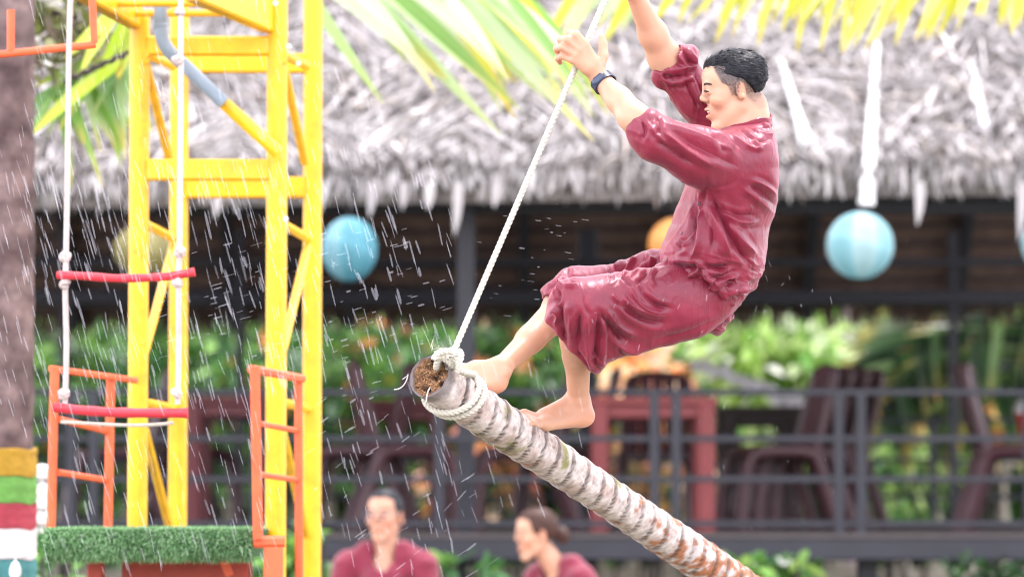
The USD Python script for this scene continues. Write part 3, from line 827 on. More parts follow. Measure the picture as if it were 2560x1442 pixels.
# ---------------------------------------------------------------- planting beyond the pavilion
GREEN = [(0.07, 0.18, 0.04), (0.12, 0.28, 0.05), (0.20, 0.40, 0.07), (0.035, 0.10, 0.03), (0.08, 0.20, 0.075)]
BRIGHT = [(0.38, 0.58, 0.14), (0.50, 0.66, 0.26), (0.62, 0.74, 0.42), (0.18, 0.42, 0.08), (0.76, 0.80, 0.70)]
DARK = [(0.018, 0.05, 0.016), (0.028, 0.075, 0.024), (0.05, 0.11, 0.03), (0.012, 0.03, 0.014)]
CROTON = [(0.85, 0.34, 0.10), (0.90, 0.52, 0.20), (0.82, 0.32, 0.26), (0.92, 0.68, 0.48), (0.30, 0.33, 0.06), (0.06, 0.13, 0.03)]


def shrub(name, label, cat_, px, py0, py1, wpx, d, n, size, cols, p=None, group=None, flowers=None, depth=0.5):
    """A shrub from the ground up: stems and a crown of leaf blades between the picture heights py0 (top) and py1."""
    top, bot = P(px, py0, d), P(px, py1, d)
    rx = wpx * d / FPX / 2
    c = (top + bot) / 2
    rz = abs(top[2] - bot[2]) / 2
    t = Thing(name, label, cat_, (c[0], c[1], 0.0), group=group)
    st = []
    for k in range(5):
        a = rng.uniform(0, 6.28)
        e = c + np.array([rx * 0.6 * math.cos(a), depth * 0.6 * math.sin(a), rz * rng.uniform(0.0, 0.8)])
        b0 = np.array([c[0] + 0.1 * math.cos(a), c[1] + 0.1 * math.sin(a), 0.1])
        st.append(tube(smooth_path([b0, (b0 + e) / 2 + 0.06 * rng.normal(size=3), e], 8), np.linspace(0.02, 0.007, 8), 6))
    part(t, "stem", cat(*st), M_darkwood)
    ncl = max(8, n // 22)
    cc = norm(rng.normal(size=(ncl, 3))) * rng.uniform(0.35, 1.0, (ncl, 1)) ** 0.5
    cc[:, 2] *= rng.uniform(0.75, 1.1, ncl)
    w = rng.integers(0, ncl, n)
    q = cc[w] + 0.17 * rng.normal(size=(n, 3))
    pos = c + q * np.array([rx, depth, rz])
    dr = norm(q + 0.8 * rng.normal(size=(n, 3)) + [0, 0, -0.15])
    shade_ = (0.8 + 0.4 * rng.uniform(size=ncl))[w]
    a = ribbons(pos, dr, np.tile([0, -0.25, 1.0], (n, 1)) + 0.6 * rng.normal(size=(n, 3)), rng.uniform(0.7, 1.3, n) * size, rng.uniform(0.28, 0.45, n) * size, mixcol(n, cols, p, 0.15) * shade_[:, None], bend=np.tile([0, 0, -0.35], (n, 1)), seg=4, taper=0.45, fold=0.25, base=0.1)
    part(t, "foliage", (a[0], a[1]), M_leaf, smooth=False, col=a[2])
    if flowers:
        nf, fs, fc = flowers
        th = norm(rng.normal(size=(nf, 3))); th[:, 1] = -abs(th[:, 1])
        ctr = c + th * np.array([rx, depth, rz]) * rng.uniform(0.6, 1.02, (nf, 1))
        m = 7
        pos = np.repeat(ctr, m, 0)
        dd = norm(rng.normal(size=(nf * m, 3)) + [0, -0.5, 0.4])
        a = ribbons(pos, dd, rand_dirs(nf * m), fs * rng.uniform(0.7, 1.2, nf * m), fs * 0.5, np.repeat(mixcol(nf, fc, None, 0.12), m, 0), seg=3, taper=0.5, base=0.2)
        part(t, "blossom", (a[0], a[1]), M_leaf, smooth=False, col=a[2])


G1 = "green shrubs beyond the pavilion"
OR = [(0.78, 0.30, 0.10), (0.80, 0.42, 0.18), (0.75, 0.26, 0.20)]
shrub("leafy_shrub", "bright pale green broadleaf shrub to the right of the man's hips", "shrub", 1935, 730, 1120, 360, 28.0, 900, 0.24, BRIGHT, [0.3, 0.25, 0.2, 0.15, 0.1], G1, (10, 0.06, [(0.85, 0.85, 0.88)]))
shrub("leafy_shrub", "light green shrub behind the pale tree trunk at right", "shrub", 2150, 800, 1150, 300, 30.5, 600, 0.20, BRIGHT + DARK, None, G1)
shrub("leafy_shrub", "dark green shrub with orange blossoms behind the sawn log end", "shrub", 960, 770, 1150, 380, 28.5, 800, 0.20, GREEN, None, G1, (18, 0.085, OR))
shrub("leafy_shrub", "dark green shrub with peach blossoms behind the leaning rope", "shrub", 1270, 760, 1120, 330, 28.2, 700, 0.20, GREEN, None, G1, (18, 0.10, OR))
shrub("leafy_shrub", "dark green shrub behind the left half of the yellow tower", "shrub", 430, 770, 1150, 420, 28.6, 800, 0.22, GREEN, None, G1)
shrub("leafy_shrub", "green shrub with orange blossoms between the yellow tower posts", "shrub", 600, 790, 1120, 330, 27.8, 600, 0.19, GREEN, None, G1, (16, 0.085, OR + [(0.8, 0.5, 0.45)]))
shrub("leafy_shrub", "mid green shrub beside the palm trunk at left", "shrub", 150, 780, 1200, 300, 28.0, 600, 0.20, GREEN, None, G1, (4, 0.06, [(0.7, 0.3, 0.1)]))
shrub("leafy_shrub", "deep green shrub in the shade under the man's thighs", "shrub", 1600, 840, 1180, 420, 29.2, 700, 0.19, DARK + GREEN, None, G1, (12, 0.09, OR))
shrub("leafy_shrub", "fresh green shrub between the two chair groups at right", "shrub", 2290, 1090, 1330, 300, 27.2, 500, 0.17, GREEN + BRIGHT[:2], None, G1)
shrub("croton_shrub", "croton with peach and orange leaves behind the man's near foot", "shrub", 1580, 880, 1090, 230, 27.4, 420, 0.19, CROTON, [0.2, 0.2, 0.15, 0.3, 0.08, 0.07], "crotons beyond the pavilion")
shrub("croton_shrub", "croton with orange leaves at the right picture edge", "shrub", 2500, 850, 1120, 260, 27.6, 460, 0.17, CROTON, [0.2, 0.15, 0.12, 0.13, 0.2, 0.2], "crotons beyond the pavilion")
shrub("croton_shrub", "pinkish orange croton seen through the railing left of the log", "shrub", 1180, 1050, 1300, 260, 27.6, 360, 0.15, CROTON, [0.25, 0.12, 0.25, 0.1, 0.1, 0.18], "crotons beyond the pavilion")
shrub("croton_shrub", "pale orange croton seen through the railing under the red table", "shrub", 1650, 1060, 1290, 330, 27.6, 400, 0.16, CROTON, [0.2, 0.15, 0.1, 0.2, 0.2, 0.15], "crotons beyond the pavilion")
shrub("croton_shrub", "orange speckled croton behind the chairs at right", "shrub", 2260, 960, 1180, 240, 28.2, 340, 0.14, CROTON, [0.15, 0.1, 0.15, 0.2, 0.2, 0.2], "crotons beyond the pavilion")
G2 = "low plants in front of the deck"
WF = [(0.82, 0.82, 0.78)]
shrub("low_plant", "low green plant with white flowers beside the lower end of the log", "plant", 1930, 1392, 1500, 230, 18.3, 220, 0.13, GREEN + BRIGHT[:1], None, G2, (6, 0.04, WF), depth=0.25)
shrub("low_plant", "low green plant under the deck edge at far right", "plant", 2440, 1415, 1520, 300, 18.5, 160, 0.12, DARK, None, G2, None, depth=0.25)
shrub("low_plant", "low leafy plant between the two seated people", "plant", 1150, 1398, 1500, 170, 18.4, 130, 0.12, GREEN, None, G2, None, depth=0.25)
shrub("low_plant", "low green plant behind the red legs of the turf platform", "plant", 760, 1330, 1500, 180, 17.6, 160, 0.13, GREEN, None, G2, None, depth=0.25)
shrub("low_plant", "low plant beside the painted palm trunk", "plant", 130, 1370, 1500, 130, 15.0, 150, 0.10, GREEN, None, G2, None, depth=0.2)

# hedge closing the view
n = 16000
x, z = rng.uniform(-9, 9, n), rng.uniform(0.1, 5.4, n)
y = 34 + rng.uniform(-0.5, 0.5, n) + 0.9 * (meshkit.noise(np.stack([x * 0.8, z * 0.8, 0 * x], -1), 5) - 0.5)
a = ribbons(np.stack([x, y, z], -1), rand_dirs(n) + [0, -0.4, -0.2], np.tile([0, -0.6, 1.0], (n, 1)) + 0.6 * rng.normal(size=(n, 3)), rng.uniform(0.18, 0.42, n), rng.uniform(0.07, 0.15, n), mixcol(n, DARK + GREEN[:2], None, 0.25), bend=np.tile([0, 0, -0.3], (n, 1)), seg=3, taper=0.45, base=0.1)
bx = trimesh.creation.box((18.4, 0.5, 5.3)); bx.apply_translation((0, 34.9, 2.75))
a = (*cat((a[0], a[1]), bx), np.vstack([a[2], np.tile((0.02, 0.045, 0.018), (8, 1))]))
single("hedge", (a[0], a[1]), M_leaf, "tall dense green hedge closing the view far behind the pavilion", "hedge", "stuff", smooth=False, col=a[2])


# ---------------------------------------------------------------- palm trunks and fronds
def palm_trunk(x, y, z0, z1, r0, r1, cols, ring, n=90, seg=28, jit=0.006):
    z = np.linspace(z0, z1, n)
    th = np.linspace(0, 2 * np.pi, seg, endpoint=False)
    R = (r0 + (r1 - r0) * (z - z0) / (z1 - z0))[:, None] + ring[1] * (np.mod(z / ring[0], 1.0) ** 2)[:, None] + jit * (meshkit.fbm(np.stack(np.broadcast_arrays(np.cos(th)[None] * 4, np.sin(th)[None] * 4, z[:, None] * 9), -1), 3) - 0.5)
    v = np.stack([x + R * np.cos(th), y + R * np.sin(th), np.repeat(z[:, None], seg, 1)], -1).reshape(-1, 3)
    i, j = np.meshgrid(np.arange(n - 1), np.arange(seg), indexing="ij")
    jn = (j + 1) % seg
    q = np.stack([i * seg + j, i * seg + jn, (i + 1) * seg + jn, (i + 1) * seg + j], -1).reshape(-1, 4)
    w = meshkit.fbm(v * np.array([9, 9, 16.0]), 4)[:, None]
    w = np.clip((w - 0.3) / 0.4, 0, 1)
    col = np.asarray(cols[0]) * (1 - w) + np.asarray(cols[1]) * w
    return v, np.vstack([q[:, [0, 1, 2]], q[:, [0, 2, 3]]]), col


TD = 12.9
tx = P(-15, 800, TD)[0]
r_tr = 104 * TD / FPX
lp = Thing("palm_tree", "thick brown palm trunk with painted colour bands at the left picture edge", "palm tree", (tx, TD, 0))
v, f, c_ = palm_trunk(tx, TD, 0, 4.6, r_tr, r_tr * 0.86, [(0.085, 0.055, 0.058), (0.26, 0.19, 0.19)], (0.17, 0.006))
part(lp, "trunk", (v, f), M_trunk, col=c_)
for (py0, py1), c_, nm in (((1120, 1189), (0.42, 0.25, 0.025), "yellow"), ((1190, 1256), (0.13, 0.33, 0.07), "green"), ((1257, 1319), (0.36, 0.045, 0.07), "red"), ((1320, 1394), (0.72, 0.68, 0.70), "white"), ((1395, 1480), (0.06, 0.22, 0.23), "teal")):
    z1, z0 = P(0, py0, TD)[2], P(0, py1, TD)[2]
    zz = np.linspace(z0 + 0.001, z1 - 0.001, 9)
    ed = np.full(9, r_tr + 0.0065); ed[0] -= 0.0008; ed[-1] -= 0.0008
    v, f = lathe(np.stack([ed + 0.001 * rng.normal(size=9), zz], 1), 40)
    a = np.arctan2(v[:, 1], v[:, 0])
    sel = (np.arange(len(v)) // 40 == 8) | (np.arange(len(v)) // 40 == 0)
    v[:, 2] += np.where(sel, 0.004 * np.sin(3 * a) + 0.003 * np.sin(7 * a + 1), 0)
    part(lp, "painted_band", (v + [tx, TD, 0], f), paint("band_" + nm, c_, 0.7, 0.25, 22.0, 0.3, 0.4, 60.0), label=nm + " painted band")

v, f, c_ = palm_trunk(P(2100, 900, 29.5)[0], 29.5, 0, 4.2, 0.13, 0.11, [(0.22, 0.17, 0.17), (0.50, 0.42, 0.42)], (0.12, 0.01))
bp = Thing("palm_tree", "pale pinkish grey palm trunk standing beyond the pavilion at right", "palm tree", (P(2100, 900, 29.5)[0], 29.5, 0))
part(bp, "trunk", (v, f), M_trunk, col=c_)
bpt = np.array([bp.base[0], 29.5, 4.2])
vs = []
for k in range(9):
    a = k * 0.7
    e = bpt + np.array([1.5 * math.cos(a), 1.5 * math.sin(a), -0.1])
    pts = smooth_path([bpt, (bpt + e) / 2 + [0, 0, 0.5], e], 20)
    for s in (-1, 1):
        tan = norm(np.gradient(pts, axis=0))
        sd = norm(np.cross(tan, [0, 0, 1.0])) * s
        vs.append(ribbons(pts, sd + tan * 0.6, np.tile([0, 0, 1.0], (20, 1)), 0.5, 0.04, mixcol(20, GREEN, None, 0.1), bend=np.tile([0, 0, -0.6], (20, 1)), seg=3))
part(bp, "crown", cat(*[(a[0], a[1]) for a in vs]), M_leaf, smooth=False, col=np.vstack([a[2] for a in vs]))


def frond(label, rachis, d, leaflets, cols, width=0.03, group=None, rach_r=0.012, bendz=-0.12, rcol=None):
    """rachis: picture points of the midrib; leaflets: list of (root px, root py, tip px, tip py, depth offset of tip)."""
    pts = P(np.array([a for a, b in rachis]), np.array([b for a, b in rachis]), d)
    t = Thing("palm_frond", label, "palm frond", pts[0], group=group)
    part(t, "midrib", tube(smooth_path(pts, 24), np.linspace(rach_r, rach_r * 0.4, 24), 8), paint("midrib_" + str(used.get("/World/palm_frond", 0)), rcol or (0.35, 0.38, 0.08), 0.5, 0.2, 10.0))
    cols = np.asarray(cols, float)
    for k, (ax, ay, bx, by, dd) in enumerate(leaflets):
        a, b = P(ax, ay, d), P(bx, by, d + dd)
        ln = np.linalg.norm(b - a)
        c_ = mixcol(1, cols, None, 0.10)
        ti = (k * 0.618) % 1
        nrm = np.array([rng.normal(0, 0.5), -1.0, 0.35 + 0.4 * rng.normal()])
        bend = np.array([0.10 * rng.normal(), 0, bendz])
        r = ribbons(a[None], (b - a - bend * ln)[None], nrm[None], ln * 1.0, width * rng.uniform(0.75, 1.25), c_, bend=bend[None], seg=8, taper=0.3, fold=0.35, base=0.5)
        vv = r[0]
        tt = np.repeat(np.linspace(0, 1, 9), 3)[:, None]
        yel = np.clip((tt - 0.62) / 0.38, 0, 1) * (0.2 + 0.8 * ti)
        colr = r[2] * (1 - yel) + np.array([0.62, 0.45, 0.06]) * yel
        part(t, "leaflet", (vv, r[1]), M_leaf, smooth=False, col=colr)


LG = [(0.30, 0.46, 0.17), (0.42, 0.56, 0.28), (0.22, 0.40, 0.10), (0.55, 0.62, 0.42)]
YG = [(0.60, 0.58, 0.07), (0.68, 0.66, 0.14), (0.50, 0.52, 0.05), (0.72, 0.70, 0.30)]
lf = []
for k in range(19):
    u = k / 18
    ax, ay = 740 + 500 * u, -70 + 30 * u
    lf.append((ax, ay, ax + rng.uniform(190, 330), ay + rng.uniform(230, 345) - 40 * abs(u - 0.5), rng.uniform(-0.25, 0.25)))
frond("big pale green palm frond hanging into the picture right of the yellow tower", [(700, -90), (900, -75), (1100, -55), (1270, -20)], 14.6, lf, LG, 0.058)
lf = []
for k in range(15):
    u = k / 14
    ax, ay = 1020 + 250 * u, -90 + 40 * u
    lf.append((ax, ay, ax + rng.uniform(150, 260), ay + rng.uniform(200, 345), rng.uniform(-0.2, 0.3)))
frond("palm frond with orange tipped leaflets above the middle of the thatched roof", [(980, -110), (1120, -80), (1290, -40)], 15.2, lf, LG[:3] + YG[:1], 0.05)
lf = []
for k in range(46):
    u = k / 45
    ax, ay = 1840 + 740 * u, -60 + 15 * math.sin(3 * u)
    lf.append((ax, ay, ax - rng.uniform(-10, 60) - 55 * (1 - u), 30 + rng.uniform(0, 105) * (1 - 0.45 * abs(2 * u - 0.7)), rng.uniform(-0.2, 0.2)))
frond("yellow palm frond with leaflets hanging along the upper right picture edge", [(1800, -70), (2100, -55), (2350, -50), (2600, -62)], 16.0, lf, YG, 0.036)
lf = [(1530, -40, 1432, 78, 0.1), (1570, -40, 1498, 66, 0), (1600, -50, 1520, 95, 0), (1500, -50, 1405, 40, 0.1), (1480, -30, 1378, 190, 0.1), (1640, -60, 1590, 50, 0), (1700, -60, 1640, 40, 0), (1760, -60, 1700, 55, 0), (1800, -60, 1765, 30, 0), (1460, -50, 1340, 150, 0.1), (1620, -60, 1560, 70, 0.1)]
frond("yellowing palm frond behind the leaning rope at the top", [(1400, -50), (1550, -60), (1820, -75)], 16.2, lf, YG + LG[1:2], 0.05)
lf = []
for k in range(18):
    u = k / 17
    ax, ay = 320 - 190 * u, 110 + 110 * u
    lf.append((ax, ay, ax + rng.uniform(20, 120) - 30 * u, ay + rng.uniform(120, 260), rng.uniform(-0.2, 0.2)))
for k in range(10):
    u = k / 9
    ax, ay = 320 - 190 * u, 110 + 110 * u
    lf.append((ax, ay, ax - rng.uniform(80, 160), ay + rng.uniform(60, 200), rng.uniform(-0.2, 0.2)))
frond("drooping green palm frond between the palm trunk and the yellow tower", [(350, 95), (250, 150), (120, 240)], 14.2, lf, LG + GREEN[2:3] + [(0.16, 0.32, 0.10)], 0.045)
lf = [(330, 20, 250, 190, 0), (320, 10, 290, 170, 0), (300, 20, 210, 170, 0), (345, 60, 300, 190, 0), (290, 30, 180, 130, 0), (310, 150, 100, 320, 0), (290, 170, 70, 345, 0.1)]
frond("bright lime palm frond tucked behind the tower's left post", [(350, 30), (310, 0), (250, -30)], 13.8, lf, [(0.42, 0.60, 0.05), (0.55, 0.68, 0.12)], 0.05)
for (rx, lab) in (([(2640, 700), (2480, 800), (2360, 930), (2300, 1060)], "dark palm frond drooping beyond the pavilion at far right"), ([(2420, 690), (2330, 780), (2240, 900), (2190, 1010)], "dark palm frond beside the pale trunk beyond the pavilion"), ([(2700, 800), (2600, 850), (2520, 930), (2480, 1010)], "green palm frond low at the right picture edge")):
    pr = smooth_path(np.array(rx, float), 26)
    lf = []
    for k in range(1, 25):
        (ax, ay), tan = pr[k], norm(pr[min(k + 1, 25)] - pr[k - 1])
        sd = np.array([-tan[1], tan[0]])
        for s in (-1, 1):
            q = pr[k] + 165 * (0.75 * tan + s * 0.75 * sd) + [0, 25]
            lf.append((ax, ay, q[0], q[1], rng.uniform(-0.2, 0.2)))
    frond(lab, rx, 26.3, lf, [(0.02, 0.055, 0.02), (0.035, 0.085, 0.03), (0.07, 0.16, 0.045), (0.22, 0.36, 0.13)], 0.078, group="palm fronds beyond the pavilion", rcol=(0.06, 0.09, 0.03))

# leafy branches above the palm trunk, top left corner
n = 520
q = rng.normal(size=(n, 3)) * np.array([0.13, 0.22, 0.11]) + P(135, 40, 14.3)
kp = rng.uniform(size=n) < 0.999
tl = Thing("tree_branch", "dull olive and brown leaves of a tree in the top left corner", "branch", P(60, 60, 14.3))
part(tl, "twig", cat(tube(smooth_path([P(-60, 120, 14.3), P(80, 60, 14.3), P(300, -40, 14.3)], 12), np.linspace(0.016, 0.008, 12), 7), tube(smooth_path([P(-40, -20, 14.3), P(120, 20, 14.4), P(240, 140, 14.3)], 12), np.linspace(0.014, 0.006, 12), 7)), M_darkwood)
a = ribbons(q, rand_dirs(n) + [0, 0, -0.4], rand_dirs(n) + [0, -0.6, 0.6], rng.uniform(0.05, 0.13, n), rng.uniform(0.02, 0.045, n), mixcol(n, [(0.12, 0.14, 0.04), (0.20, 0.20, 0.07), (0.16, 0.12, 0.08), (0.30, 0.30, 0.14), (0.6, 0.58, 0.56)], [0.3, 0.25, 0.2, 0.15, 0.1], 0.2), seg=3, taper=0.45, base=0.1)
part(tl, "foliage", (a[0], a[1]), M_leaf, smooth=False, col=a[2])


# ---------------------------------------------------------------- yellow tower
def vert(px, pym, d, zlo, zhi, r, n=20):
    p = P(px, pym, d)
    return tube(np.array([[p[0], d, zlo], [p[0], d, zhi]]), r, n)


DA, DC = 12.05, 12.75
Zp = lambda py, d: float(P(1280, py, d)[2])
tw = Thing("steel_tower", "tall yellow steel tower of four round posts with cross beams and braces", "tower", (P(560, 700, 12.4)[0], 12.4, 0))
A, B = P(345, 700, DA), P(690, 700, DA)
C, D = P(445, 700, DC), P(780, 700, DC)
RA = 25 * DA / FPX
ZTOP = Zp(-420, DA)
part(tw, "post", vert(345, 700, DA, 0.0, Zp(20, DA), RA), M_yellow)
part(tw, "post", vert(690, 700, DA, 0.0, ZTOP, RA * 1.04), M_yellow)
part(tw, "post", vert(445, 700, DC, 0.0, Zp(10, DC), RA), M_yellow)
part(tw, "post", vert(780, 700, DC, 0.0, ZTOP, RA), M_yellow)


def hbar(pa, da, pb, db, py0, py1, dref, thick=0.045):
    """Level beam between two picture columns at two depths, its height band py0..py1 read at dref."""
    z1, z0 = Zp(py0, dref), Zp(py1, dref)
    a, b = P(pa, 700, da), P(pb, 700, db)
    return bar([a[0], da, (z0 + z1) / 2], [b[0], db, (z0 + z1) / 2], thick, z1 - z0)


for py0, py1 in ((396, 449), (86, 134)):
    part(tw, "beam", hbar(345 + 20, DA, 690 - 20, DA, py0, py1, DA), M_yellow, smooth=False)
    part(tw, "beam", hbar(445 + 18, DC, 780 - 18, DC, py0 + 44, py1 + 44, DC), M_yellow, smooth=False)


def brace(pa, ya, ua, pb, yb, ub, r):
    """Round brace; u 0 at the front posts, 1 at the rear ones."""
    a, b = P(pa, ya, DA + (DC - DA) * ua), P(pb, yb, DA + (DC - DA) * ub)
    return tube(np.array([a, b]), r, 12)


for side, (f0, f1) in enumerate(((358, 436), (702, 772))):
    for ya, yb, ua, ub in ((150, 405, 0.05, 0.85), (560, 596, 0.05, 0.95), (880, 618, 0.05, 0.95), (1006, 1020, 0.05, 0.95), (1075, 1335, 0.05, 0.9), (135, 166, 0.05, 0.95)):
        pa = f0 + (f1 - f0) * ua; pb = f0 + (f1 - f0) * ub
        part(tw, "brace", brace(pa, ya, ua, pb, yb, ub, 0.0145), M_yellow)
# outrigger arms towards the camera and the rungs between them
zA0, zA1 = Zp(66, DA), Zp(8, DA)
for (pa, pb) in ((332, 176), (668, 470)):
    a, b = P(pa, 40, DA), P(pb, 0, 11.25)
    zc = (zA0 + zA1) / 2 if pa < 400 else (Zp(77, DA) + Zp(-15, DA)) / 2
    hh = zA1 - zA0 if pa < 400 else Zp(-15, DA) - Zp(77, DA)
    part(tw, "outrigger", bar([a[0], DA, zc], [b[0], 11.25, zc], 0.05, hh), M_yellow, smooth=False)
for t in (0.12, 0.42, 0.86):
    a0, b0 = P(332, 40, DA), P(176, 0, 11.25)
    a1, b1 = P(668, 40, DA), P(470, 0, 11.25)
    u, w = a0 + t * (b0 - a0), a1 + t * (b1 - a1)
    y = DA + t * (11.25 - DA)
    part(tw, "rung", tube(np.array([[u[0], y, (zA0 + zA1) / 2], [w[0], y, (zA0 + zA1) / 2]]), 0.011, 10), M_yellow)
part(tw, "brace", tube(np.array([P(548, 247, 11.97), P(697, 384, 11.97)]), 0.0205, 16), M_yellow, label="sloping yellow tube that holds the grey pipe")
for px, py, d in ((688, 10, 11.99), (714, 548, 12.02), (745, 160, 12.3), (722, 118, 12.02)):
    c = P(px, py, d)
    m = trimesh.creation.icosphere(2, 0.0085); m.apply_translation(c)
    part(tw, "bolt", m, M_white)

pipe = smooth_path(np.vstack([P(np.array([403, 402, 401]), np.array([-160, -40, 60]), 11.9), P(np.array([405, 418]), np.array([95, 122]), 11.9), P(np.array([470, 560]), np.array([172, 258]), 11.93)]), 40)
single("water_pipe", tube(pipe, 17 * 12 / FPX, 16), M_pvc, "grey plastic water pipe bending down into the yellow tower", "pipe")


# ---------------------------------------------------------------- platform with turf top and orange frames
PD0, PD1 = 11.35, 12.2
z1, z0 = Zp(1322, PD0), Zp(1393, PD0)
pl = Thing("turf_platform", "green turf covered platform with orange ladder frames beside the yellow tower", "platform", (P(380, 1360, 11.7)[0], 11.7, 0))
xa, xb = P(112, 1350, PD0)[0], P(634, 1350, PD0)[0]
nx_, ny_ = 60, 22
prof = []
rr = (z1 - z0) / 2
for k in range(13):
    a = math.pi * (k / 12 - 0.5)
    prof.append((PD0 + 0.02 - 0.028 * math.cos(a) + 0.0, (z0 + z1) / 2 + rr * math.sin(a)))
prof += [(PD1, z1 - 0.002), (PD1, z0)]
prof = np.array(prof)
xs = np.linspace(xa, xb, nx_)
v = np.stack([np.repeat(xs[:, None], len(prof), 1), np.repeat(prof[None, :, 0], nx_, 0), np.repeat(prof[None, :, 1], nx_, 0)], -1)
v[..., 2] += 0.006 * (meshkit.noise(v * 14, 2) - 0.5)
v[..., 1] += 0.010 * (meshkit.noise(v * 18, 3) - 0.5)
v = v.reshape(-1, 3)
m_ = len(prof)
i, j = np.meshgrid(np.arange(nx_ - 1), np.arange(m_), indexing="ij")
q = np.stack([i * m_ + j, (i + 1) * m_ + j, (i + 1) * m_ + (j + 1) % m_, i * m_ + (j + 1) % m_], -1).reshape(-1, 4)
caps = np.array([[s * m_ + 0, s * m_ + k, s * m_ + k + 1] for s in (0, nx_ - 1) for k in range(1, m_ - 1)])
tt = np.vstack([q[:, [0, 1, 2]], q[:, [0, 2, 3]], caps])
tb = part(pl, "turf_top", (v, tt), M_turfbase, smooth=True)
n = 13000
u = rng.uniform(0, 1, n)
k = rng.choice(13, n, p=np.r_[np.full(12, 0.058), 0.304])
w = rng.uniform(size=n)
pp = prof[k] + w[:, None] * (prof[k + 1] - prof[k])
tn = prof[k + 1] - prof[k]
nn = norm(np.stack([0 * u, -np.abs(tn[:, 1]) - 0.0, np.abs(tn[:, 0]) * np.where(pp[:, 1] > (z0 + z1) / 2, 1, -1)], -1))
pos = np.stack([xa + u * (xb - xa), pp[:, 0], pp[:, 1]], -1)
tip = meshkit.noise(pos * np.array([9, 9, 9.0]), 8)[:, None]
a = ribbons(pos, nn + 0.55 * rng.normal(size=(n, 3)) + [0, 0, -0.25], rand_dirs(n), rng.uniform(0.007, 0.018, n), 0.0035, mixcol(n, [(0.18, 0.36, 0.15), (0.25, 0.45, 0.22), (0.11, 0.25, 0.09), (0.34, 0.50, 0.29)], None, 0.15) * (0.75 + 0.5 * tip), bend=np.tile([0, 0, -0.4], (n, 1)), seg=2)
part(tb, "turf_blades", (a[0], a[1]), M_turf, smooth=False, col=a[2], kind="stuff")
pr_ = 10.5 * 11.5 / FPX


def stick(pa, ya, pb, yb, da, db=None, w=pr_ * 2):
    a, b = P(pa, ya, da), P(pb, yb, db or da)
    return bar(a, b, w, w, up=(0, 1, 0.02), cham=0.25)


for nm, args in (("frame_post", (137, 916, 127, 1335, 11.55)), ("frame_post", (277, 940, 270, 1322, 11.8)), ("frame_bar", (127, 921, 322, 948, 11.55, 11.85)), ("frame_bar", (322, 948, 345, 951, 11.85)), ("frame_bar", (146, 1047, 270, 1078, 11.55, 11.8)), ("frame_bar", (144, 1180, 268, 1200, 11.55, 11.8))):
    thick = pr_ * 2 * (1.05 if nm == "frame_post" else 0.78)
    part(pl, nm, stick(*args, w=thick), M_orange, smooth=False)
for nm, args, th in (("frame_post", (637, 916, 645, 1345, 11.3), 1.15), ("frame_post", (746, 938, 748, 1480, 11.7), 1.0), ("frame_bar", (628, 922, 755, 946, 11.3, 11.7), 1.0), ("frame_bar", (647, 1058, 742, 1076, 11.3, 11.7), 0.66), ("frame_bar", (648, 1185, 742, 1199, 11.3, 11.7), 0.66), ("frame_plate", (634, 1354, 712, 1352, 11.33), 1.35)):
    part(pl, nm, stick(*args, w=pr_ * 2 * th), M_orange, smooth=False)
part(pl, "leg", bar(P(684, 1366, 11.32), np.r_[P(684, 1366, 11.32)[:2], 0.0], 0.056, 0.05, up=(0, 1, 0)), M_orange, smooth=False)
for px, d in ((240, 11.5), (240, 12.1), (610, 12.1)):
    p = P(px, 1400, d)
    part(pl, "leg", bar([p[0], p[1], 0], [p[0], p[1], z0 - 0.003], 0.05, 0.05, up=(0, 1, 0)), M_redplank, smooth=False)
a, b = P(308, 1405, 11.6), P(622, 1405, 11.6)
for k in range(3):
    zc = z0 - 0.03 - 0.105 * k
    part(pl, "skirt_board", bar([a[0], 11.6, zc], [b[0], 11.6, zc], 0.02, 0.10), M_redplank, smooth=False)
part(pl, "leg", bar(P(560, 1400, 11.57), P(600, 1500, 11.57), 0.03, 0.02, up=(0, 1, 0)), M_orange, smooth=False)

# orange frame top left
of = Thing("orange_frame", "orange steel pipe frame in the top left corner in front of the trees", "frame", P(100, 120, 11.2))
for a, b in (((27, 25), (27, 128)), ((222, -200), (236, 108)), ((-60, 143), (240, 112))):
    part(of, "pipe", tube(P(np.array([a[0], b[0]]), np.array([a[1], b[1]]), 11.2), 9.5 * 11.2 / FPX, 14), M_orange)
single("lashing_rope", tube(P(np.linspace(160, 322, 24), np.linspace(205, 132, 24) + 3 * np.sin(np.arange(24) * 1.6), 13.3), 0.009 + 0.0025 * np.sin(np.arange(24) * 1.9), 8), M_darkwood, "dark twisted branch leaning against the tower's left post", "branch")


# ---------------------------------------------------------------- ropes
def twisted(pts, R, pitch, strands=3, n=8, phase=0.0, per=10):
    """Laid rope: helical strands round a path."""
    pts = np.asarray(pts, float)
    ln = np.r_[0, np.cumsum(np.linalg.norm(np.diff(pts, axis=0), axis=1))]
    m = max(8, int(ln[-1] / pitch * per))
    s = np.linspace(0, ln[-1], m)
    c = np.stack([np.interp(s, ln, pts[:, k]) for k in range(3)], 1)
    tan = norm(np.gradient(c, axis=0))
    a = np.zeros_like(c)
    x = norm(np.cross(tan[0], [0.31, -0.9, 0.25]))
    for k in range(m):
        x = norm(x - tan[k] * (x @ tan[k])); a[k] = x
    b = np.cross(tan, a)
    out = []
    for q in range(strands):
        th = 2 * np.pi * s / pitch + phase + 2 * np.pi * q / strands
        out.append(tube(c + 0.5 * R * (np.cos(th)[:, None] * a + np.sin(th)[:, None] * b), 0.56 * R, n))
    return cat(*out)


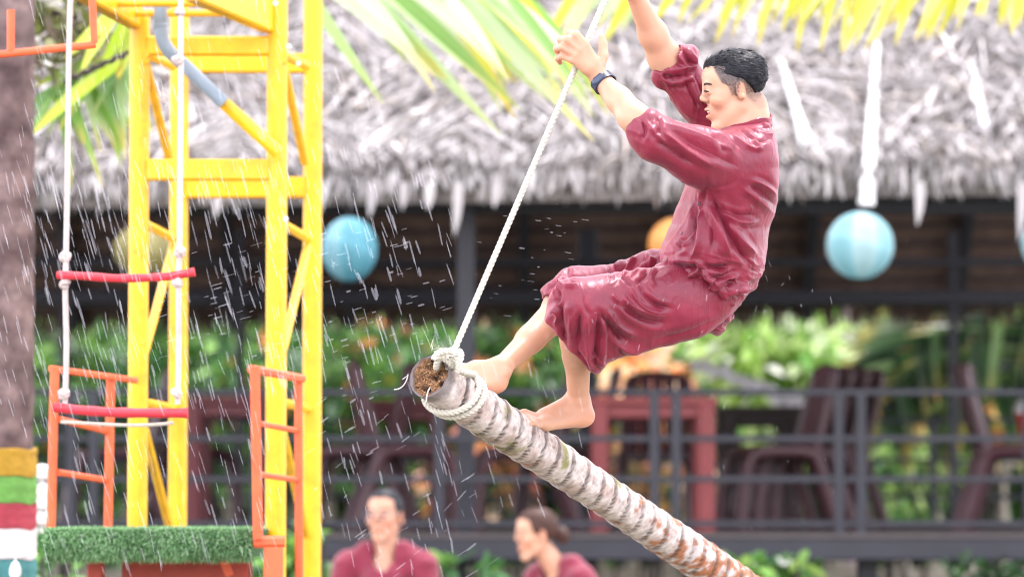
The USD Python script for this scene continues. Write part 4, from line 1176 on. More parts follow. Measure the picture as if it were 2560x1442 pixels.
LD = 11.15
ladder = Thing("rope_ladder", "rope ladder with red wooden rungs hanging in front of the yellow tower", "rope ladder", P(310, 690, LD))
lsag = lambda pts: smooth_path(np.array([P(x, y, LD) for x, y in pts]), 30)
part(ladder, "rope", tube(lsag([(178, -60), (172, 150), (169, 400), (165, 640), (163, 715), (166, 860), (162, 1010)]), 7.2 * LD / FPX, 10), M_rope2)
part(ladder, "rope", tube(lsag([(452, -60), (452, 200), (450, 450), (449, 630), (446, 705), (447, 850), (444, 1010)]), 7.6 * LD / FPX, 10), M_rope2)
for pts, r in (([(142, 688), (200, 690), (300, 696), (380, 694), (487, 680)], 10.5), ([(133, 1017), (200, 1025), (300, 1031), (400, 1032), (470, 1032)], 12.5)):
    pth = lsag(pts)
    rr_ = r * LD / FPX * (1 + 0.05 * np.sin(np.arange(30) * 0.9)); rr_[0] *= 0.9; rr_[-1] *= 1.1
    part(ladder, "rung", tube(pth - [0, 0.004, 0], rr_, 14), M_redpaint)
part(ladder, "tie_rope", tube(lsag([(150, 1054), (260, 1060), (350, 1062), (432, 1056)]) + [0, 0.02, 0], 4.2 * LD / FPX, 8), M_rope)
for k, (px, py, r) in enumerate(((163, 641, 15), (164, 712, 15), (449, 630, 15), (444, 704, 15), (160, 984, 15), (439, 985, 15), (450, 28, 13), (446, 150, 14), (440, 152, 12))):
    c = P(px, py, LD)
    kv = []
    for q in range(3):
        th = np.linspace(0, 2 * np.pi, 20)
        ax = norm(rng.normal(size=3) * [0.4, 0.3, 1.0])
        u = norm(np.cross(ax, [0.2, 1, 0.1])); w = np.cross(ax, u)
        kv.append(tube(c + (q - 1) * 0.006 * ax + r * 0.55 * LD / FPX * (np.cos(th)[:, None] * u + np.sin(th)[:, None] * w), r * 0.48 * LD / FPX, 8))
    part(ladder, "knot", cat(*kv), M_rope2)
# things at the left edge
fl = Thing("white_float", "white egg shaped float in front of the teal painted band", "float", P(38, 1424, 12.4))
part(fl, "body", (lambda m: (m[0] * 1.0 + P(38, 1446, 12.4), m[1]))(lathe([(0.004, 0), (0.014, 0.004), (0.019, 0.018), (0.017, 0.036), (0.010, 0.052), (0.003, 0.058)], 20)), M_white)
part(fl, "cord", tube(np.array([P(38, 1402, 12.4), P(38, 1330, 12.7)]), 0.002, 6), M_rope)
st_ = Thing("white_ornament", "column of stacked white knobs between the painted trunk and the orange frame", "ornament", P(105, 1240, 13.6))
for py in (1180, 1225, 1255, 1295):
    m = lathe([(0.02, -0.026), (0.036, -0.018), (0.040, 0.0), (0.036, 0.018), (0.02, 0.026)], 18)
    part(st_, "knob", (m[0] + P(105, py, 13.6), m[1]), M_white)
part(st_, "rod", tube(np.array([P(105, 1330, 13.6), P(105, 1160, 13.6)]), 0.009, 8), M_white)

# ---------------------------------------------------------------- leaning coconut log with its ropes
LA, LB = P(1072, 940, 9.50), P(1856, 1470, 11.0)
axis = norm(LB - LA)
LEN = np.linalg.norm(LB - LA) + 0.9
lu = norm(np.cross(axis, [0, 0, 1.0])); lw = np.cross(lu, axis)          # lu sideways, lw up
log = Thing("coconut_log", "leaning coconut palm log with ring scars, its sawn end tied with rope", "log", LA)
nl, ns = 420, 72
sL = np.linspace(0, LEN, nl)
th = np.linspace(0, 2 * np.pi, ns, endpoint=False)
rings = []
p_ = 0.125
while p_ < LEN:
    rings.append(p_); p_ += rng.uniform(0.062, 0.095)
rings = np.array(rings)
skew = 0.020 * np.cos(th - 0.6) + 0.006 * np.cos(2 * th + 1)
S = sL[:, None] + skew[None, :] + 0.010 * (meshkit.noise(np.stack(np.broadcast_arrays(sL[:, None] * 6, np.cos(th)[None] * 1.5, np.sin(th)[None] * 1.5), -1), 21) - 0.5)
ix = np.clip(np.searchsorted(rings, S) - 1, 0, len(rings) - 2)
frac = np.clip((S - rings[ix]) / (rings[ix + 1] - rings[ix]), 0, 1)
step = np.where(S < rings[0], 0.5, frac)
r_log = 0.0530 + 0.0022 * np.sin(sL * 5)[:, None] + 0.0050 * (1 - step) ** 1.5 - 0.0055 * np.exp(-(np.minimum(frac, 1 - frac) / 0.035) ** 2) * (S > rings[0] - 0.01)
xyz = np.stack([np.broadcast_to(sL[:, None] * 14, S.shape), np.cos(th)[None] * 1.6 + 0 * S, np.sin(th)[None] * 1.6 + 0 * S], -1)
r_log = r_log + 0.004 * (meshkit.fbm(xyz * 2.2, 4, 5) - 0.5)
v = LA + sL[:, None, None] * axis + r_log[..., None] * (np.cos(th)[None, :, None] * lu + np.sin(th)[None, :, None] * lw)
vl = v.reshape(-1, 3)
i, j = np.meshgrid(np.arange(nl - 1), np.arange(ns), indexing="ij")
jn = (j + 1) % ns
q = np.stack([i * ns + j, i * ns + jn, (i + 1) * ns + jn, (i + 1) * ns + j], -1).reshape(-1, 4)
n1 = meshkit.fbm(vl * np.array([26, 26, 34.0]), 4, 1); n2 = meshkit.fbm(vl * 55, 4, 2); n3 = meshkit.fbm(vl * 11 + 7, 3, 9)
white = np.array([0.70, 0.615, 0.59]); pink = np.array([0.52, 0.40, 0.365]); olive = np.array([0.26, 0.25, 0.10]); rust = np.array([0.43, 0.17, 0.085]); dark = np.array([0.075, 0.058, 0.05])
sv = np.repeat(sL, ns)
mixv = lambda c, d, w: c * (1 - np.clip(w, 0, 1)[:, None]) + d * np.clip(w, 0, 1)[:, None]
col = mixv(np.tile(white, (len(vl), 1)), pink, (n1 - 0.42) / 0.2)
col = mixv(col, olive, (n3 - 0.69 + 0.16 * (n2 - 0.5)) / 0.08 * 0.7)
scr = meshkit.fbm(np.stack([sv * 150, np.tile(np.cos(th) * 3.2, nl), np.tile(np.sin(th) * 3.2, nl)], -1), 3, 77)
col = mixv(col, np.tile([0.22, 0.17, 0.15], (len(vl), 1)), (scr - 0.58) / 0.12 * 0.35)
col = mixv(col, rust, ((n1 * 0.6 + n2 * 0.4) - 0.66 + np.clip((sv - 0.75) / 1.0, 0, 1) * 0.22) / 0.06)
fr = frac.ravel(); sr = S.ravel()
edge = (0.45 + 0.9 * np.clip(n3, 0, 0.7)) * np.exp(-(np.minimum(fr, 1 - fr) / (0.045 + 0.045 * n2)) ** 2) * (sr > rings[0] - 0.01)
col = mixv(col, dark, edge * 0.95)
col = mixv(col, dark * 2.6, (n2 - 0.62) / 0.10 * 0.35)
col = mixv(col, np.tile([0.28, 0.24, 0.24], (len(vl), 1)), (0.05 - sv) / 0.03)
part(log, "bark", (vl, np.vstack([q[:, [0, 1, 2]], q[:, [0, 2, 3]]])[:, ::-1]), M_log, col=col)
# sawn end: grey bark rim and rough hollowed pith
nr = 30
rad = np.linspace(1, 0, nr)[:, None] * np.ones(ns)[None]
Rr = r_log[0][None] * rad
pc = np.stack([Rr * np.cos(th)[None], Rr * np.sin(th)[None]], -1)
rim = np.clip((rad - 0.86 - 0.05 * np.sin(3 * th + 1)[None] - 0.03 * np.sin(7 * th)[None]) / 0.04, 0, 1)
nz = meshkit.fbm(np.concatenate([pc * 330, np.zeros(pc.shape[:2] + (1,))], -1), 3, 4)
nz2 = meshkit.noise(np.concatenate([pc * 60, np.zeros(pc.shape[:2] + (1,))], -1), 14)
depth = (1 - rim) * (0.002 + 0.012 * nz + 0.030 * np.clip(nz2 - 0.52, 0, 1)) + 0.003 * nz
ve = LA + pc[..., :1] * lu + pc[..., 1:] * lw + depth[..., None] * axis
i, j = np.meshgrid(np.arange(nr - 1), np.arange(ns), indexing="ij")
jn = (j + 1) % ns
qe = np.stack([i * ns + j, i * ns + jn, (i + 1) * ns + jn, (i + 1) * ns + j], -1).reshape(-1, 4)
dk = np.clip(nz * 1.7 - 0.45, 0, 1)[..., None]
ce = (np.array([0.055, 0.03, 0.02]) * dk + np.array([0.36, 0.20, 0.11]) * (1 - dk))
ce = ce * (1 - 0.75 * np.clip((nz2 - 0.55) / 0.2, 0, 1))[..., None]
ce = ce * (1 - rim[..., None]) + np.array([0.17, 0.145, 0.145]) * rim[..., None] * (0.75 + 0.5 * nz[..., None])
part(log, "sawn_end", (ve.reshape(-1, 3), np.vstack([qe[:, [0, 1, 2]], qe[:, [0, 2, 3]]])), M_pith, col=ce.reshape(-1, 3))
nb = 260
ph, rd = rng.uniform(0, 2 * np.pi, nb), 0.043 * np.sqrt(rng.uniform(0, 1, nb))
pb = LA + (rd * np.cos(ph))[:, None] * lu + (rd * np.sin(ph))[:, None] * lw + axis * 0.010
a = ribbons(pb, -axis + 0.7 * rng.normal(size=(nb, 3)), rand_dirs(nb), rng.uniform(0.006, 0.020, nb), 0.0022, mixcol(nb, [(0.42, 0.24, 0.12), (0.30, 0.16, 0.08), (0.12, 0.065, 0.04), (0.55, 0.36, 0.2)], None, 0.2), bend=np.tile([0, 0, -0.3], (nb, 1)), seg=3)
part(log, "fibre_tuft", (a[0], a[1]), M_pith, smooth=False, col=a[2], kind="stuff")
fib = [([(1075, 968), (1068, 985), (1066, 1003)], 0.0018), ([(1020, 935), (1014, 955), (1003, 968), (985, 973)], 0.0013), ([(1020, 938), (1010, 945), (1006, 948)], 0.001)]
for p, r in fib:
    part(log, "loose_fibre", tube(smooth_path([P(x, y, 9.47) for x, y in p], 10), r, 6), M_branch)


def on_log(s, ang, r):
    """Point at distance s along the log, ang degrees round it (0 towards the camera side, 90 up), r from its axis."""
    a = math.radians(ang)
    sg = -lu if (-lu) @ np.array([0, -1.0, 0]) > 0 else lu
    return LA + s * axis + r * (math.cos(a) * sg + math.sin(a) * lw)


lash = Thing("lashing_rope", "thick pale rope wound round the log's sawn end and running up to the left hand", "rope", on_log(0.12, 90, 0.08))
tr = np.linspace(0, 4.1 * np.pi, 140)
loop = np.array([on_log(0.098 + 0.030 * (t / (2 * np.pi)) + 0.022 * math.cos(t) - 0.012 * math.sin(t), math.degrees(t) + 80, 0.0635) for t in tr])
part(lash, "winding", twisted(loop, 0.0086, 0.034), M_rope)
k0 = P(1122, 893, 9.50)
kn = [k0 + np.array([0.020 * math.sin(2.0 * t) + 0.012 * math.cos(t * 0.5), 0.020 * math.cos(3.1 * t), 0.016 * math.sin(2.9 * t + 0.6) - 0.002 * t]) for t in np.linspace(0, 9.5, 90)]
part(lash, "knot", twisted(smooth_path(np.array(kn), 140), 0.0078, 0.03), M_rope)
kn2 = smooth_path(np.vstack([P(np.array([1085, 1100, 1128, 1146, 1148]), np.array([898, 880, 878, 898, 925]), 9.46), [on_log(0.16, 60, 0.068)]]), 40)
part(lash, "knot", twisted(kn2, 0.0086, 0.034), M_rope)
r0, r1 = P(1132, 884, 9.55), P(1512, 0, 9.84)
part(lash, "line", twisted(np.array([r0, r1, r0 + 1.42 * (r1 - r0)]), 0.0078, 0.040, per=14), M_rope)
fz = 18
a = ribbons(P(rng.uniform(1078, 1120, fz), rng.uniform(866, 900, fz), 9.48), np.stack([rng.normal(-0.3, 0.7, fz), rng.normal(-0.2, 0.4, fz), rng.uniform(0.1, 1.0, fz)], -1), rand_dirs(fz), rng.uniform(0.012, 0.036, fz), 0.0016, mixcol(fz, [(0.60, 0.56, 0.47)], None, 0.1), bend=0.6 * rng.normal(size=(fz, 3)), seg=6)
part(lash, "frayed_end", (a[0], a[1]), M_thatch, smooth=False, col=a[2], kind="stuff")


# ---------------------------------------------------------------- people
SKIN = np.array([0.475, 0.270, 0.180])


def head(F, c, R, s=1.0, k=9.0, smile=True, ears=True):
    T = lambda x, y, z: c + R @ (np.array([x, y, z], float) * s)
    E = lambda q, r, k_=k, mode="add": F.ell(T(*q), np.array(r, float) * s, R, k_ * s, mode)
    K = lambda p, q, a, b=None, k_=k, mode="add": F.cap(T(*p), T(*q), a * s, (a if b is None else b) * s, k_ * s, 1.0, mode)
    E((-14, 0, 40), (91, 75, 78), 4)
    E((22, 0, -12), (62, 60, 84), 30)
    E((30, 0, 50), (60, 62, 55), 20)
    for y in (-1, 1):
        K((-6, 50 * y, -48), (60, 16 * y, -99), 21, 15, 22)
        E((56, 40 * y, -20), (27, 24, 24), 18)
    K((68, -8, -100), (68, 8, -100), 17, 17, 16)
    K((79, -30, 27), (79, 30, 27), 10, 10, 12)
    E((70, 0, -56), (27, 30, 27), 12)
    for y in (-1, 1):
        E((100, 33 * y, 10), (16, 17, 11), 10, "sub")
        E((80, 33 * y, 9), (13, 15, 13), 3)
    K((85, 0, 20), (93, 0, -5), 8, 10, 12)
    E((96, 0, -9), (12, 13.5, 10.5), 8)
    for y in (-1, 1):
        E((89, 14 * y, -15), (10, 9, 8.5), 5)
    for y in (-1, 1):
        K((77, 27 * y, -45), (94, 5 * y, -44), 4.2, 5.5, 6)
        K((77, 27 * y, -48), (91, 5 * y, -66), 4.2, 6.2, 6)
    if smile:
        E((98, 0, -55), (24, 25, 7), 3, "sub")
        for y in (-1, 1):
            K((84, 30 * y, -40), (70, 40 * y, -62), 3, 3, 8, "sub")
    if ears:
        for y in (-1, 1):
            a = math.radians(22 * y)
            Re = R @ np.array([[math.cos(a), -math.sin(a), 0], [math.sin(a), math.cos(a), 0], [0, 0, 1]])
            F.ell(T(-10, 77 * y, -4), np.array([17, 8, 31]) * s, Re, 5 * s)
            F.ell(T(-6, 86 * y, 2), np.array([8, 7, 17]) * s, Re, 4 * s, "sub")
            F.ell(T(-14, 84 * y, -24), np.array([9, 7, 9]) * s, Re, 3 * s)
    return T


def face_colours(v, T_inv, s, base):
    """Skin tones that belong to the skin: redder lips, cheeks and ears."""
    l = T_inv(v) / s
    col = np.tile(base, (len(v), 1))
    lip = np.exp(-(((l[:, 0] - 92) / 14) ** 2 + (l[:, 1] / 24) ** 2 + ((l[:, 2] + 57) / 11) ** 2))
    ear = np.exp(-(((l[:, 0] + 10) / 20) ** 2 + ((np.abs(l[:, 1]) - 82) / 10) ** 2 + ((l[:, 2]) / 32) ** 2))
    chk = np.exp(-(((l[:, 0] - 66) / 30) ** 2 + ((np.abs(l[:, 1]) - 46) / 22) ** 2 + ((l[:, 2] + 22) / 26) ** 2))
    col = mixv(col, base * np.array([0.95, 0.55, 0.55]), lip * 0.9)
    col = mixv(col, base * np.array([1.05, 0.72, 0.65]), np.clip(ear * 0.8 + chk * 0.45, 0, 1))
    return col


def hair_field(F, c, R, s, poly, grow=7.0, top=None):
    """Hair: shell of the skull inside the side-view outline poly (x, z), plus volume on top."""
    G = Field(F.lo, F.lo + F.h * (F.n - 1), F.h)
    T = lambda x, y, z: c + R @ (np.array([x, y, z], float) * s)
    G.ell(T(-15, 0, 42), np.array([91 + grow, 76 + grow * 0.75, 79 + grow]) * s, R, 4)
    for q, r in (top or []):
        G.ell(T(*q), np.array(r, float) * s, R, 18 * s)
    X, Y, Z = np.meshgrid(*G.ax, indexing="ij")
    l = np.stack([X - c[0], Y - c[1], Z - c[2]], -1) @ R / s
    d = polygon_sdf(l[..., 0], l[..., 2], poly).astype(np.float32) * s
    G.F = np.maximum(G.F, d)
    return G


def Rmat(fwd, up=(0, 0, 1)):
    f = norm(fwd); l = norm(np.cross(up, f)); u = np.cross(f, l)
    return np.stack([f, l, u], 1)


def strands(v, f, R, c, s, n, cols, length, flow, lift=0.35, w=0.0016):
    """Hair locks growing out of a hair mesh along flow (in head axes)."""
    nn = vnormals(v, f)
    k = rng.choice(len(v), n)
    d = norm(R @ np.asarray(flow, float))
    dd = d - nn[k] * (nn[k] @ d)[:, None]
    dd = norm(dd) + lift * nn[k] + 0.22 * rng.normal(size=(n, 3))
    return ribbons(v[k] - nn[k] * 1.0, dd, nn[k] + 0.3 * rng.normal(size=(n, 3)), length * rng.uniform(0.6, 1.3, n), w, mixcol(n, cols, None, 0.2), bend=-0.35 * lift * nn[k], seg=4, taper=0.3, base=0.6)


toW = lambda v: P(v[:, 0], -v[:, 2], 9.6 + v[:, 1] / 1000.0)      # main figure: picture millimetres to the world
mm = lambda px, py, dep: np.array([px, dep, -py], float)

man = Thing("person", "person in wet maroon shirt and trousers squatting barefoot on the log and gripping the rope", "person", P(1600, 1050, 9.95))
FB = Field((1110, -120, -1100), (1975, 720, 200), 3.2)
# torso and hips (covered by clothes)
FB.cap(mm(1850, 400, 350), mm(1815, 600, 350), 78, 84, 20, 1.45)
FB.cap(mm(1815, 600, 350), mm(1772, 700, 355), 84, 68, 30, 1.4)
FB.cap(mm(1880, 392, 225), mm(1815, 372, 500), 40, 38, 24)
# left arm
FB.cap(mm(1882, 402, 260), mm(1625, 325, 98), 46, 40, 25)
FB.cap(mm(1625, 325, 95), mm(1580, 290, 105), 38, 37, 15)
FB.cap(mm(1588, 297, 105), mm(1548, 250, 140), 38, 32, 16)
FB.cap(mm(1548, 250, 140), mm(1500, 197, 185), 31, 22.5, 16)
# left hand, back of the hand to the camera, fingers round the rope
FB.cap(mm(1502, 200, 184), mm(1478, 165, 170), 22, 24, 14)
FB.cap(mm(1478, 150, 168), mm(1462, 118, 160), 17, 14, 12)
FB.cap(mm(1472, 160, 168), mm(1448, 130, 158), 18, 14, 12)
FB.cap(mm(1468, 170, 170), mm(1436, 148, 160), 17, 13, 12)
for ch, r in (([(1462, 112, 158), (1441, 88, 160), (1424, 84, 182), (1420, 94, 204)], (12.0, 10.5, 9.2, 8.2)),
              ([(1449, 123, 154), (1420, 99, 158), (1402, 100, 184), (1402, 112, 206)], (12.0, 10.5, 9.4, 8.3)),
              ([(1440, 137, 156), (1408, 118, 162), (1392, 122, 188), (1395, 134, 208)], (11.5, 10.2, 9.0, 8.0)),
              ([(1433, 151, 162), (1407, 140, 172), (1395, 146, 194), (1400, 156, 210)], (10.5, 9.2, 8.2, 7.4)),
              ([(1494, 178, 176), (1508, 140, 186), (1508, 112, 196), (1505, 94, 200)], (17.0, 13.0, 10.8, 9.0))):
    for a in range(3):
        FB.cap(mm(*ch[a]), mm(*ch[a + 1]), r[a], r[a + 1], 4.5)
# right arm up to the rope above the picture
FB.cap(mm(1812, 335, 500), mm(1680, 172, 470), 48, 39, 25)
FB.cap(mm(1680, 172, 470), mm(1660, 140, 455), 40, 40, 12)
FB.cap(mm(1662, 145, 455), mm(1632, 85, 410), 40, 34, 20)
FB.cap(mm(1632, 85, 410), mm(1584, -20, 320), 34, 21, 20)
FB.cap(mm(1584, -20, 318), mm(1572, -62, 300), 21, 24, 14)
FB.cap(mm(1574, -58, 300), mm(1560, -100, 290), 22, 17, 14)
for kq in range(4):
    y0 = -118 + 17 * kq
    ch = [(1566 - 4 * kq, y0, 282), (1548 - 3 * kq, y0 - 6, 262), (1530 - 3 * kq, y0, 268), (1526 - 3 * kq, y0 + 6, 290)]
    for a in range(3):
        FB.cap(mm(*ch[a]), mm(*ch[a + 1]), 11.5 - a, 10.5 - a, 4)
for a, b, r in (((1578, -62, 305), (1570, -95, 320), 14), ((1570, -95, 320), (1548, -112, 318), 11)):
    FB.cap(mm(*a), mm(*b), r, r - 2, 5)
# legs
FB.cap(mm(1755, 728, 285), mm(1435, 760, 150), 66, 50, 25)
FB.cap(mm(1435, 760, 150), mm(1425, 800, 165), 50, 46, 18)
FB.cap(mm(1428, 780, 165), mm(1444, 890, 270), 44, 36, 20)
FB.cap(mm(1446, 850, 235), mm(1447, 905, 300), 37, 30, 20)
FB.cap(mm(1444, 890, 275), mm(1446, 1000, 375), 33, 26.5, 16)
FB.cap(mm(1755, 706, 445), mm(1420, 738, 400), 64, 48, 25)
FB.cap(mm(1420, 738, 400), mm(1400, 770, 380), 48, 44, 18)
FB.cap(mm(1400, 778, 370), mm(1322, 850, 265), 43, 33, 20)
FB.cap(mm(1330, 846, 275), mm(1252, 918, 165), 33, 24.5, 16)
# left foot
FB.cap(mm(1446, 1000, 378), mm(1456, 1036, 380), 28, 29, 14)
FB.cap(mm(1460, 1040, 384), mm(1454, 1030, 374), 26, 26, 10)
FB.cap(mm(1438, 1010, 374), mm(1364, 1040, 336), 30, 22, 18)
FB.cap(mm(1445, 1045, 366), mm(1362, 1060, 312), 22, 17, 16)
FB.cap(mm(1364, 1044, 338), mm(1336, 1046, 312), 20, 14, 12)
FB.cap(mm(1364, 1056, 312), mm(1344, 1057, 284), 18, 13, 12)
FB.cap(mm(1450, 1000, 350), mm(1450, 1002, 352), 15, 15, 10)
for k_, (bx, by, bd, tx_, ty_, td, r) in enumerate(((1332, 1041, 312, 1290, 1037, 268, 12.0), (1334, 1047, 302, 1292, 1044, 252, 9.4), (1337, 1052, 294, 1296, 1051, 240, 9.0), (1341, 1057, 286, 1302, 1058, 230, 8.6), (1347, 1062, 280, 1312, 1065, 224, 8.4))):
    mid = mm((bx + tx_) / 2, (by + ty_) / 2 - 7, (bd + td) / 2)
    FB.cap(mm(bx, by, bd), mid, r, r * 0.9, 2.5)
    FB.cap(mid, mm(tx_, ty_, td), r * 0.9, r * 0.8, 2)
# right foot
FB.cap(mm(1252, 918, 165), mm(1243, 950, 152), 26, 28, 14)
FB.cap(mm(1240, 957, 150), mm(1232, 962, 148), 26, 24, 10)
FB.cap(mm(1246, 925, 165), mm(1190, 922, 185), 29, 22, 16)
FB.cap(mm(1232, 955, 150), mm(1178, 934, 185), 22, 17, 14)
FB.cap(mm(1188, 925, 185), mm(1160, 924, 205), 20, 15, 12, 1.4)
FB.cap(mm(1262, 930, 140), mm(1263, 931, 141), 12, 12, 10)
for bx, by, bd, tx_, ty_, td, r in ((1162, 930, 190, 1130, 926, 205, 11), (1160, 925, 202, 1126, 921, 218, 9.5), (1160, 921, 214, 1128, 916, 230, 9), (1162, 918, 225, 1134, 912, 240, 8.5), (1166, 916, 234, 1142, 910, 248, 8)):
    FB.cap(mm(bx, by, bd), mm(tx_, ty_, td), r, r * 0.85, 4)
# neck and head: face to the left, tilted forward, turned a little to the camera
HC = mm(1834, 227, 345)
tilt = math.radians(9)
yaw = math.radians(9)
fw = np.array([-math.cos(yaw) * math.cos(tilt), -math.sin(yaw) * math.cos(tilt), -math.sin(tilt)])
HR = Rmat(fw, up=(0.0, 0.05, 1.0))
HS = 0.815
FB.cap(mm(1870, 268, 350), mm(1878, 335, 350), 50, 56, 16)
FB.cap(mm(1832, 290, 338), mm(1846, 330, 342), 36, 40, 20)
head(FB, HC, HR, HS)
vb, fb_ = FB.mesh()
vb = relax(vb, fb_, 1)
cb = face_colours(vb, lambda v: (v - HC) @ HR, HS, SKIN)
nzs = meshkit.fbm(vb / 22.0, 4, 31)[:, None]
cb = cb * (0.93 + 0.14 * nzs)
for c_, r_, tint, w_ in ((mm(1450, 1050, 375), 50, (1.05, 0.80, 0.72), 0.6), (mm(1310, 1050, 370), 45, (1.05, 0.78, 0.72), 0.6), (mm(1235, 962, 150), 45, (1.05, 0.78, 0.72), 0.7), (mm(1425, 115, 175), 55, (1.05, 0.78, 0.74), 0.6)):
    g = np.exp(-((vb - c_) ** 2).sum(1) / r_ ** 2) * w_
    cb = mixv(cb, SKIN * np.array(tint), g)
l_ = (vb - HC) @ HR / HS
stub = np.clip(1 - polygon_sdf(l_[:, 0], l_[:, 2], [(52, 62), (40, 28), (24, 20), (16, -14), (2, -14), (-4, 20), (-26, 26), (-34, -30), (-60, -66), (-120, -66), (-125, 140), (60, 120)]) / 6.0, 0, 1) * (np.abs(l_[:, 2]) < 160) * (np.linalg.norm(l_, axis=1) < 150)
cb = mixv(cb, np.array([0.10, 0.075, 0.072]), np.where(l_[:, 2] > -70, stub, 0) * np.clip(0.72 + 0.008 * l_[:, 2], 0.25, 1.0))
body = part(man, "body", (toW(vb), fb_), M_skin, col=cb)

# eyes, brows, teeth
T0 = lambda x, y, z: HC + HR @ (np.array([x, y, z], float) * HS)


def blob(c, R, r, sub=2):
    m = trimesh.creation.icosphere(sub)
    return (np.asarray(m.vertices) * np.asarray(r, float)) @ R.T + c, np.asarray(m.faces)


for s in (-1, 1):
    w, f = blob(T0(86.8, 34 * s, 9), HR, np.array([9.0, 13.5, 3.2]) * HS)
    part(body, "eye", (toW(w), f), M_eye)
    w, f = tube(smooth_path([T0(88, 14 * s, 27), T0(87, 32 * s, 33), T0(72, 50 * s, 28)], 12), 3.4 * HS * np.sin(np.linspace(0.5, 2.9, 12)) + 0.6, 8)
    part(body, "eyebrow", (toW(w), f), M_eye)
    w, f = tube(smooth_path([T0(93, 20 * s, 10), T0(94.5, 33 * s, 14), T0(84, 48 * s, 8)], 12), 1.3 * HS, 6)
    part(body, "eyelid", (toW(w), f), M_eye)
w, f = blob(T0(79, 0, -52), HR, np.array([13, 21, 5.0]) * HS)
part(body, "teeth", (toW(w), f), M_tooth)

# hair: swept back on top, close cropped at the sides
FH = Field(HC - [150, 130, 130], HC + [150, 130, 160], 2.6)
polyH = [(86, 76), (58, 70), (36, 56), (8, 46), (-24, 30), (-50, -2), (-66, -38), (-80, -56), (-130, -56), (-135, 170), (100, 170), (96, 80)]
GH = hair_field(FH, HC, HR, HS, polyH, 4.5, [((9, 0, 85), (70, 52, 35)), ((-50, 0, 62), (58, 58, 44))])
vh, fh = GH.mesh()
lh = (vh - HC) @ HR / HS
nh = vnormals(vh, fh)
gro = meshkit.fbm(np.stack([lh[:, 0] * 0.02 + lh[:, 2] * 0.012, lh[:, 1] * 0.14, lh[:, 2] * 0.05 - lh[:, 0] * 0.05], -1), 3, 7)
vh = vh + nh * (6.0 * (gro - 0.5))[:, None]
ch_ = np.array([0.006, 0.006, 0.009]) * (0.6 + 0.9 * gro[:, None])
hair = part(man, "hair", (toW(vh), fh), M_hair, col=ch_)
a1 = strands(vh[lh[:, 2] > 40], np.zeros((0, 3), int), HR, HC, HS, 10, [(0.01, 0.01, 0.012)], 20, (-1, 0, 0)) if False else None
nsel = np.flatnonzero((lh[:, 2] > 5))
kk = rng.choice(nsel, 6500)
dflow = norm(HR @ np.array([-1.0, 0, -0.25]))
dd = dflow - nh[kk] * (nh[kk] @ dflow)[:, None]
dd = norm(dd) + rng.uniform(0.04, 0.38, (6500, 1)) * nh[kk] + 0.16 * rng.normal(size=(6500, 3))
hs = ribbons(vh[kk] - 1.5 * nh[kk], dd, nh[kk] + 0.4 * rng.normal(size=(6500, 3)), rng.uniform(10, 24, 6500), 1.6, mixcol(6500, [(0.008, 0.008, 0.012), (0.016, 0.016, 0.024), (0.005, 0.005, 0.007)], None, 0.2), bend=-0.3 * nh[kk], seg=4, taper=0.3, base=0.6)
kf = np.flatnonzero((stub > 0.5) & (l_[:, 2] > -52) & (np.abs(l_[:, 1]) < 95))
kf = rng.choice(kf, 3800)
nbd = vnormals(vb, fb_)[kf]
d3 = norm(HR @ np.array([-0.75, 0, -0.65]))
d3 = norm(d3 - nbd * (nbd @ d3)[:, None]) + 0.25 * nbd + 0.2 * rng.normal(size=(len(kf), 3))
keep = rng.uniform(size=len(kf)) < np.clip(0.45 + 0.012 * (l_[kf, 2] + 20), 0.15, 1)
sh3 = ribbons((vb[kf] - 0.6 * nbd)[keep], d3[keep], nbd[keep], rng.uniform(4, 9, keep.sum()), 1.0, mixcol(int(keep.sum()), [(0.02, 0.018, 0.02)], None, 0.3), seg=2)
part(hair, "cropped_side", (toW(sh3[0]), sh3[1]), M_hair, smooth=False, col=sh3[2], kind="stuff")
part(hair, "lock", (toW(hs[0]), hs[1]), M_hair, smooth=False, col=hs[2], kind="stuff")

# shirt
FS = Field((1540, 20, -860), (2000, 720, -60), 2.8)
YS = 1.5
FS.cap(mm(1852, 395, 350), mm(1832, 480, 350), 92, 106, 20, YS)
FS.cap(mm(1832, 480, 350), mm(1784, 615, 352), 106, 129, 30, YS)
FS.cap(mm(1790, 620, 352), mm(1786, 672, 355), 122, 116, 30, YS)
FS.cap(mm(1892, 392, 235), mm(1882, 360, 300), 42, 34, 30)
FS.cap(mm(1880, 366, 300), mm(1830, 366, 470), 42, 44, 40)
FS.cap(mm(1870, 366, 350), mm(1900, 360, 350), 42, 36, 20, 1.5)
FS.cap(mm(1876, 420, 262), mm(1745, 390, 160), 76, 67, 55)              # left sleeve
FS.cap(mm(1745, 390, 160), mm(1640, 346, 98), 67, 58, 40)
FS.cap(mm(1640, 346, 95), mm(1606, 322, 95), 57, 44, 16)
FS.cap(mm(1625, 296, 96), mm(1600, 348, 100), 25, 28, 12, 1.5)           # rolled cuff
FS.cap(mm(1820, 345, 500), mm(1745, 245, 478), 62, 54, 30)              # right sleeve
FS.cap(mm(1745, 245, 478), mm(1694, 178, 468), 54, 52, 20)
FS.cap(mm(1716, 140, 460), mm(1660, 190, 466), 30, 30, 14, 1.5)          # flared cuff
FS.cap(mm(1694, 128, 455), mm(1690, 136, 455), 14, 20, 14, 1.5)
FS.cap(mm(1692, 205, 466), mm(1680, 212, 466), 22, 14, 14, 1.4)
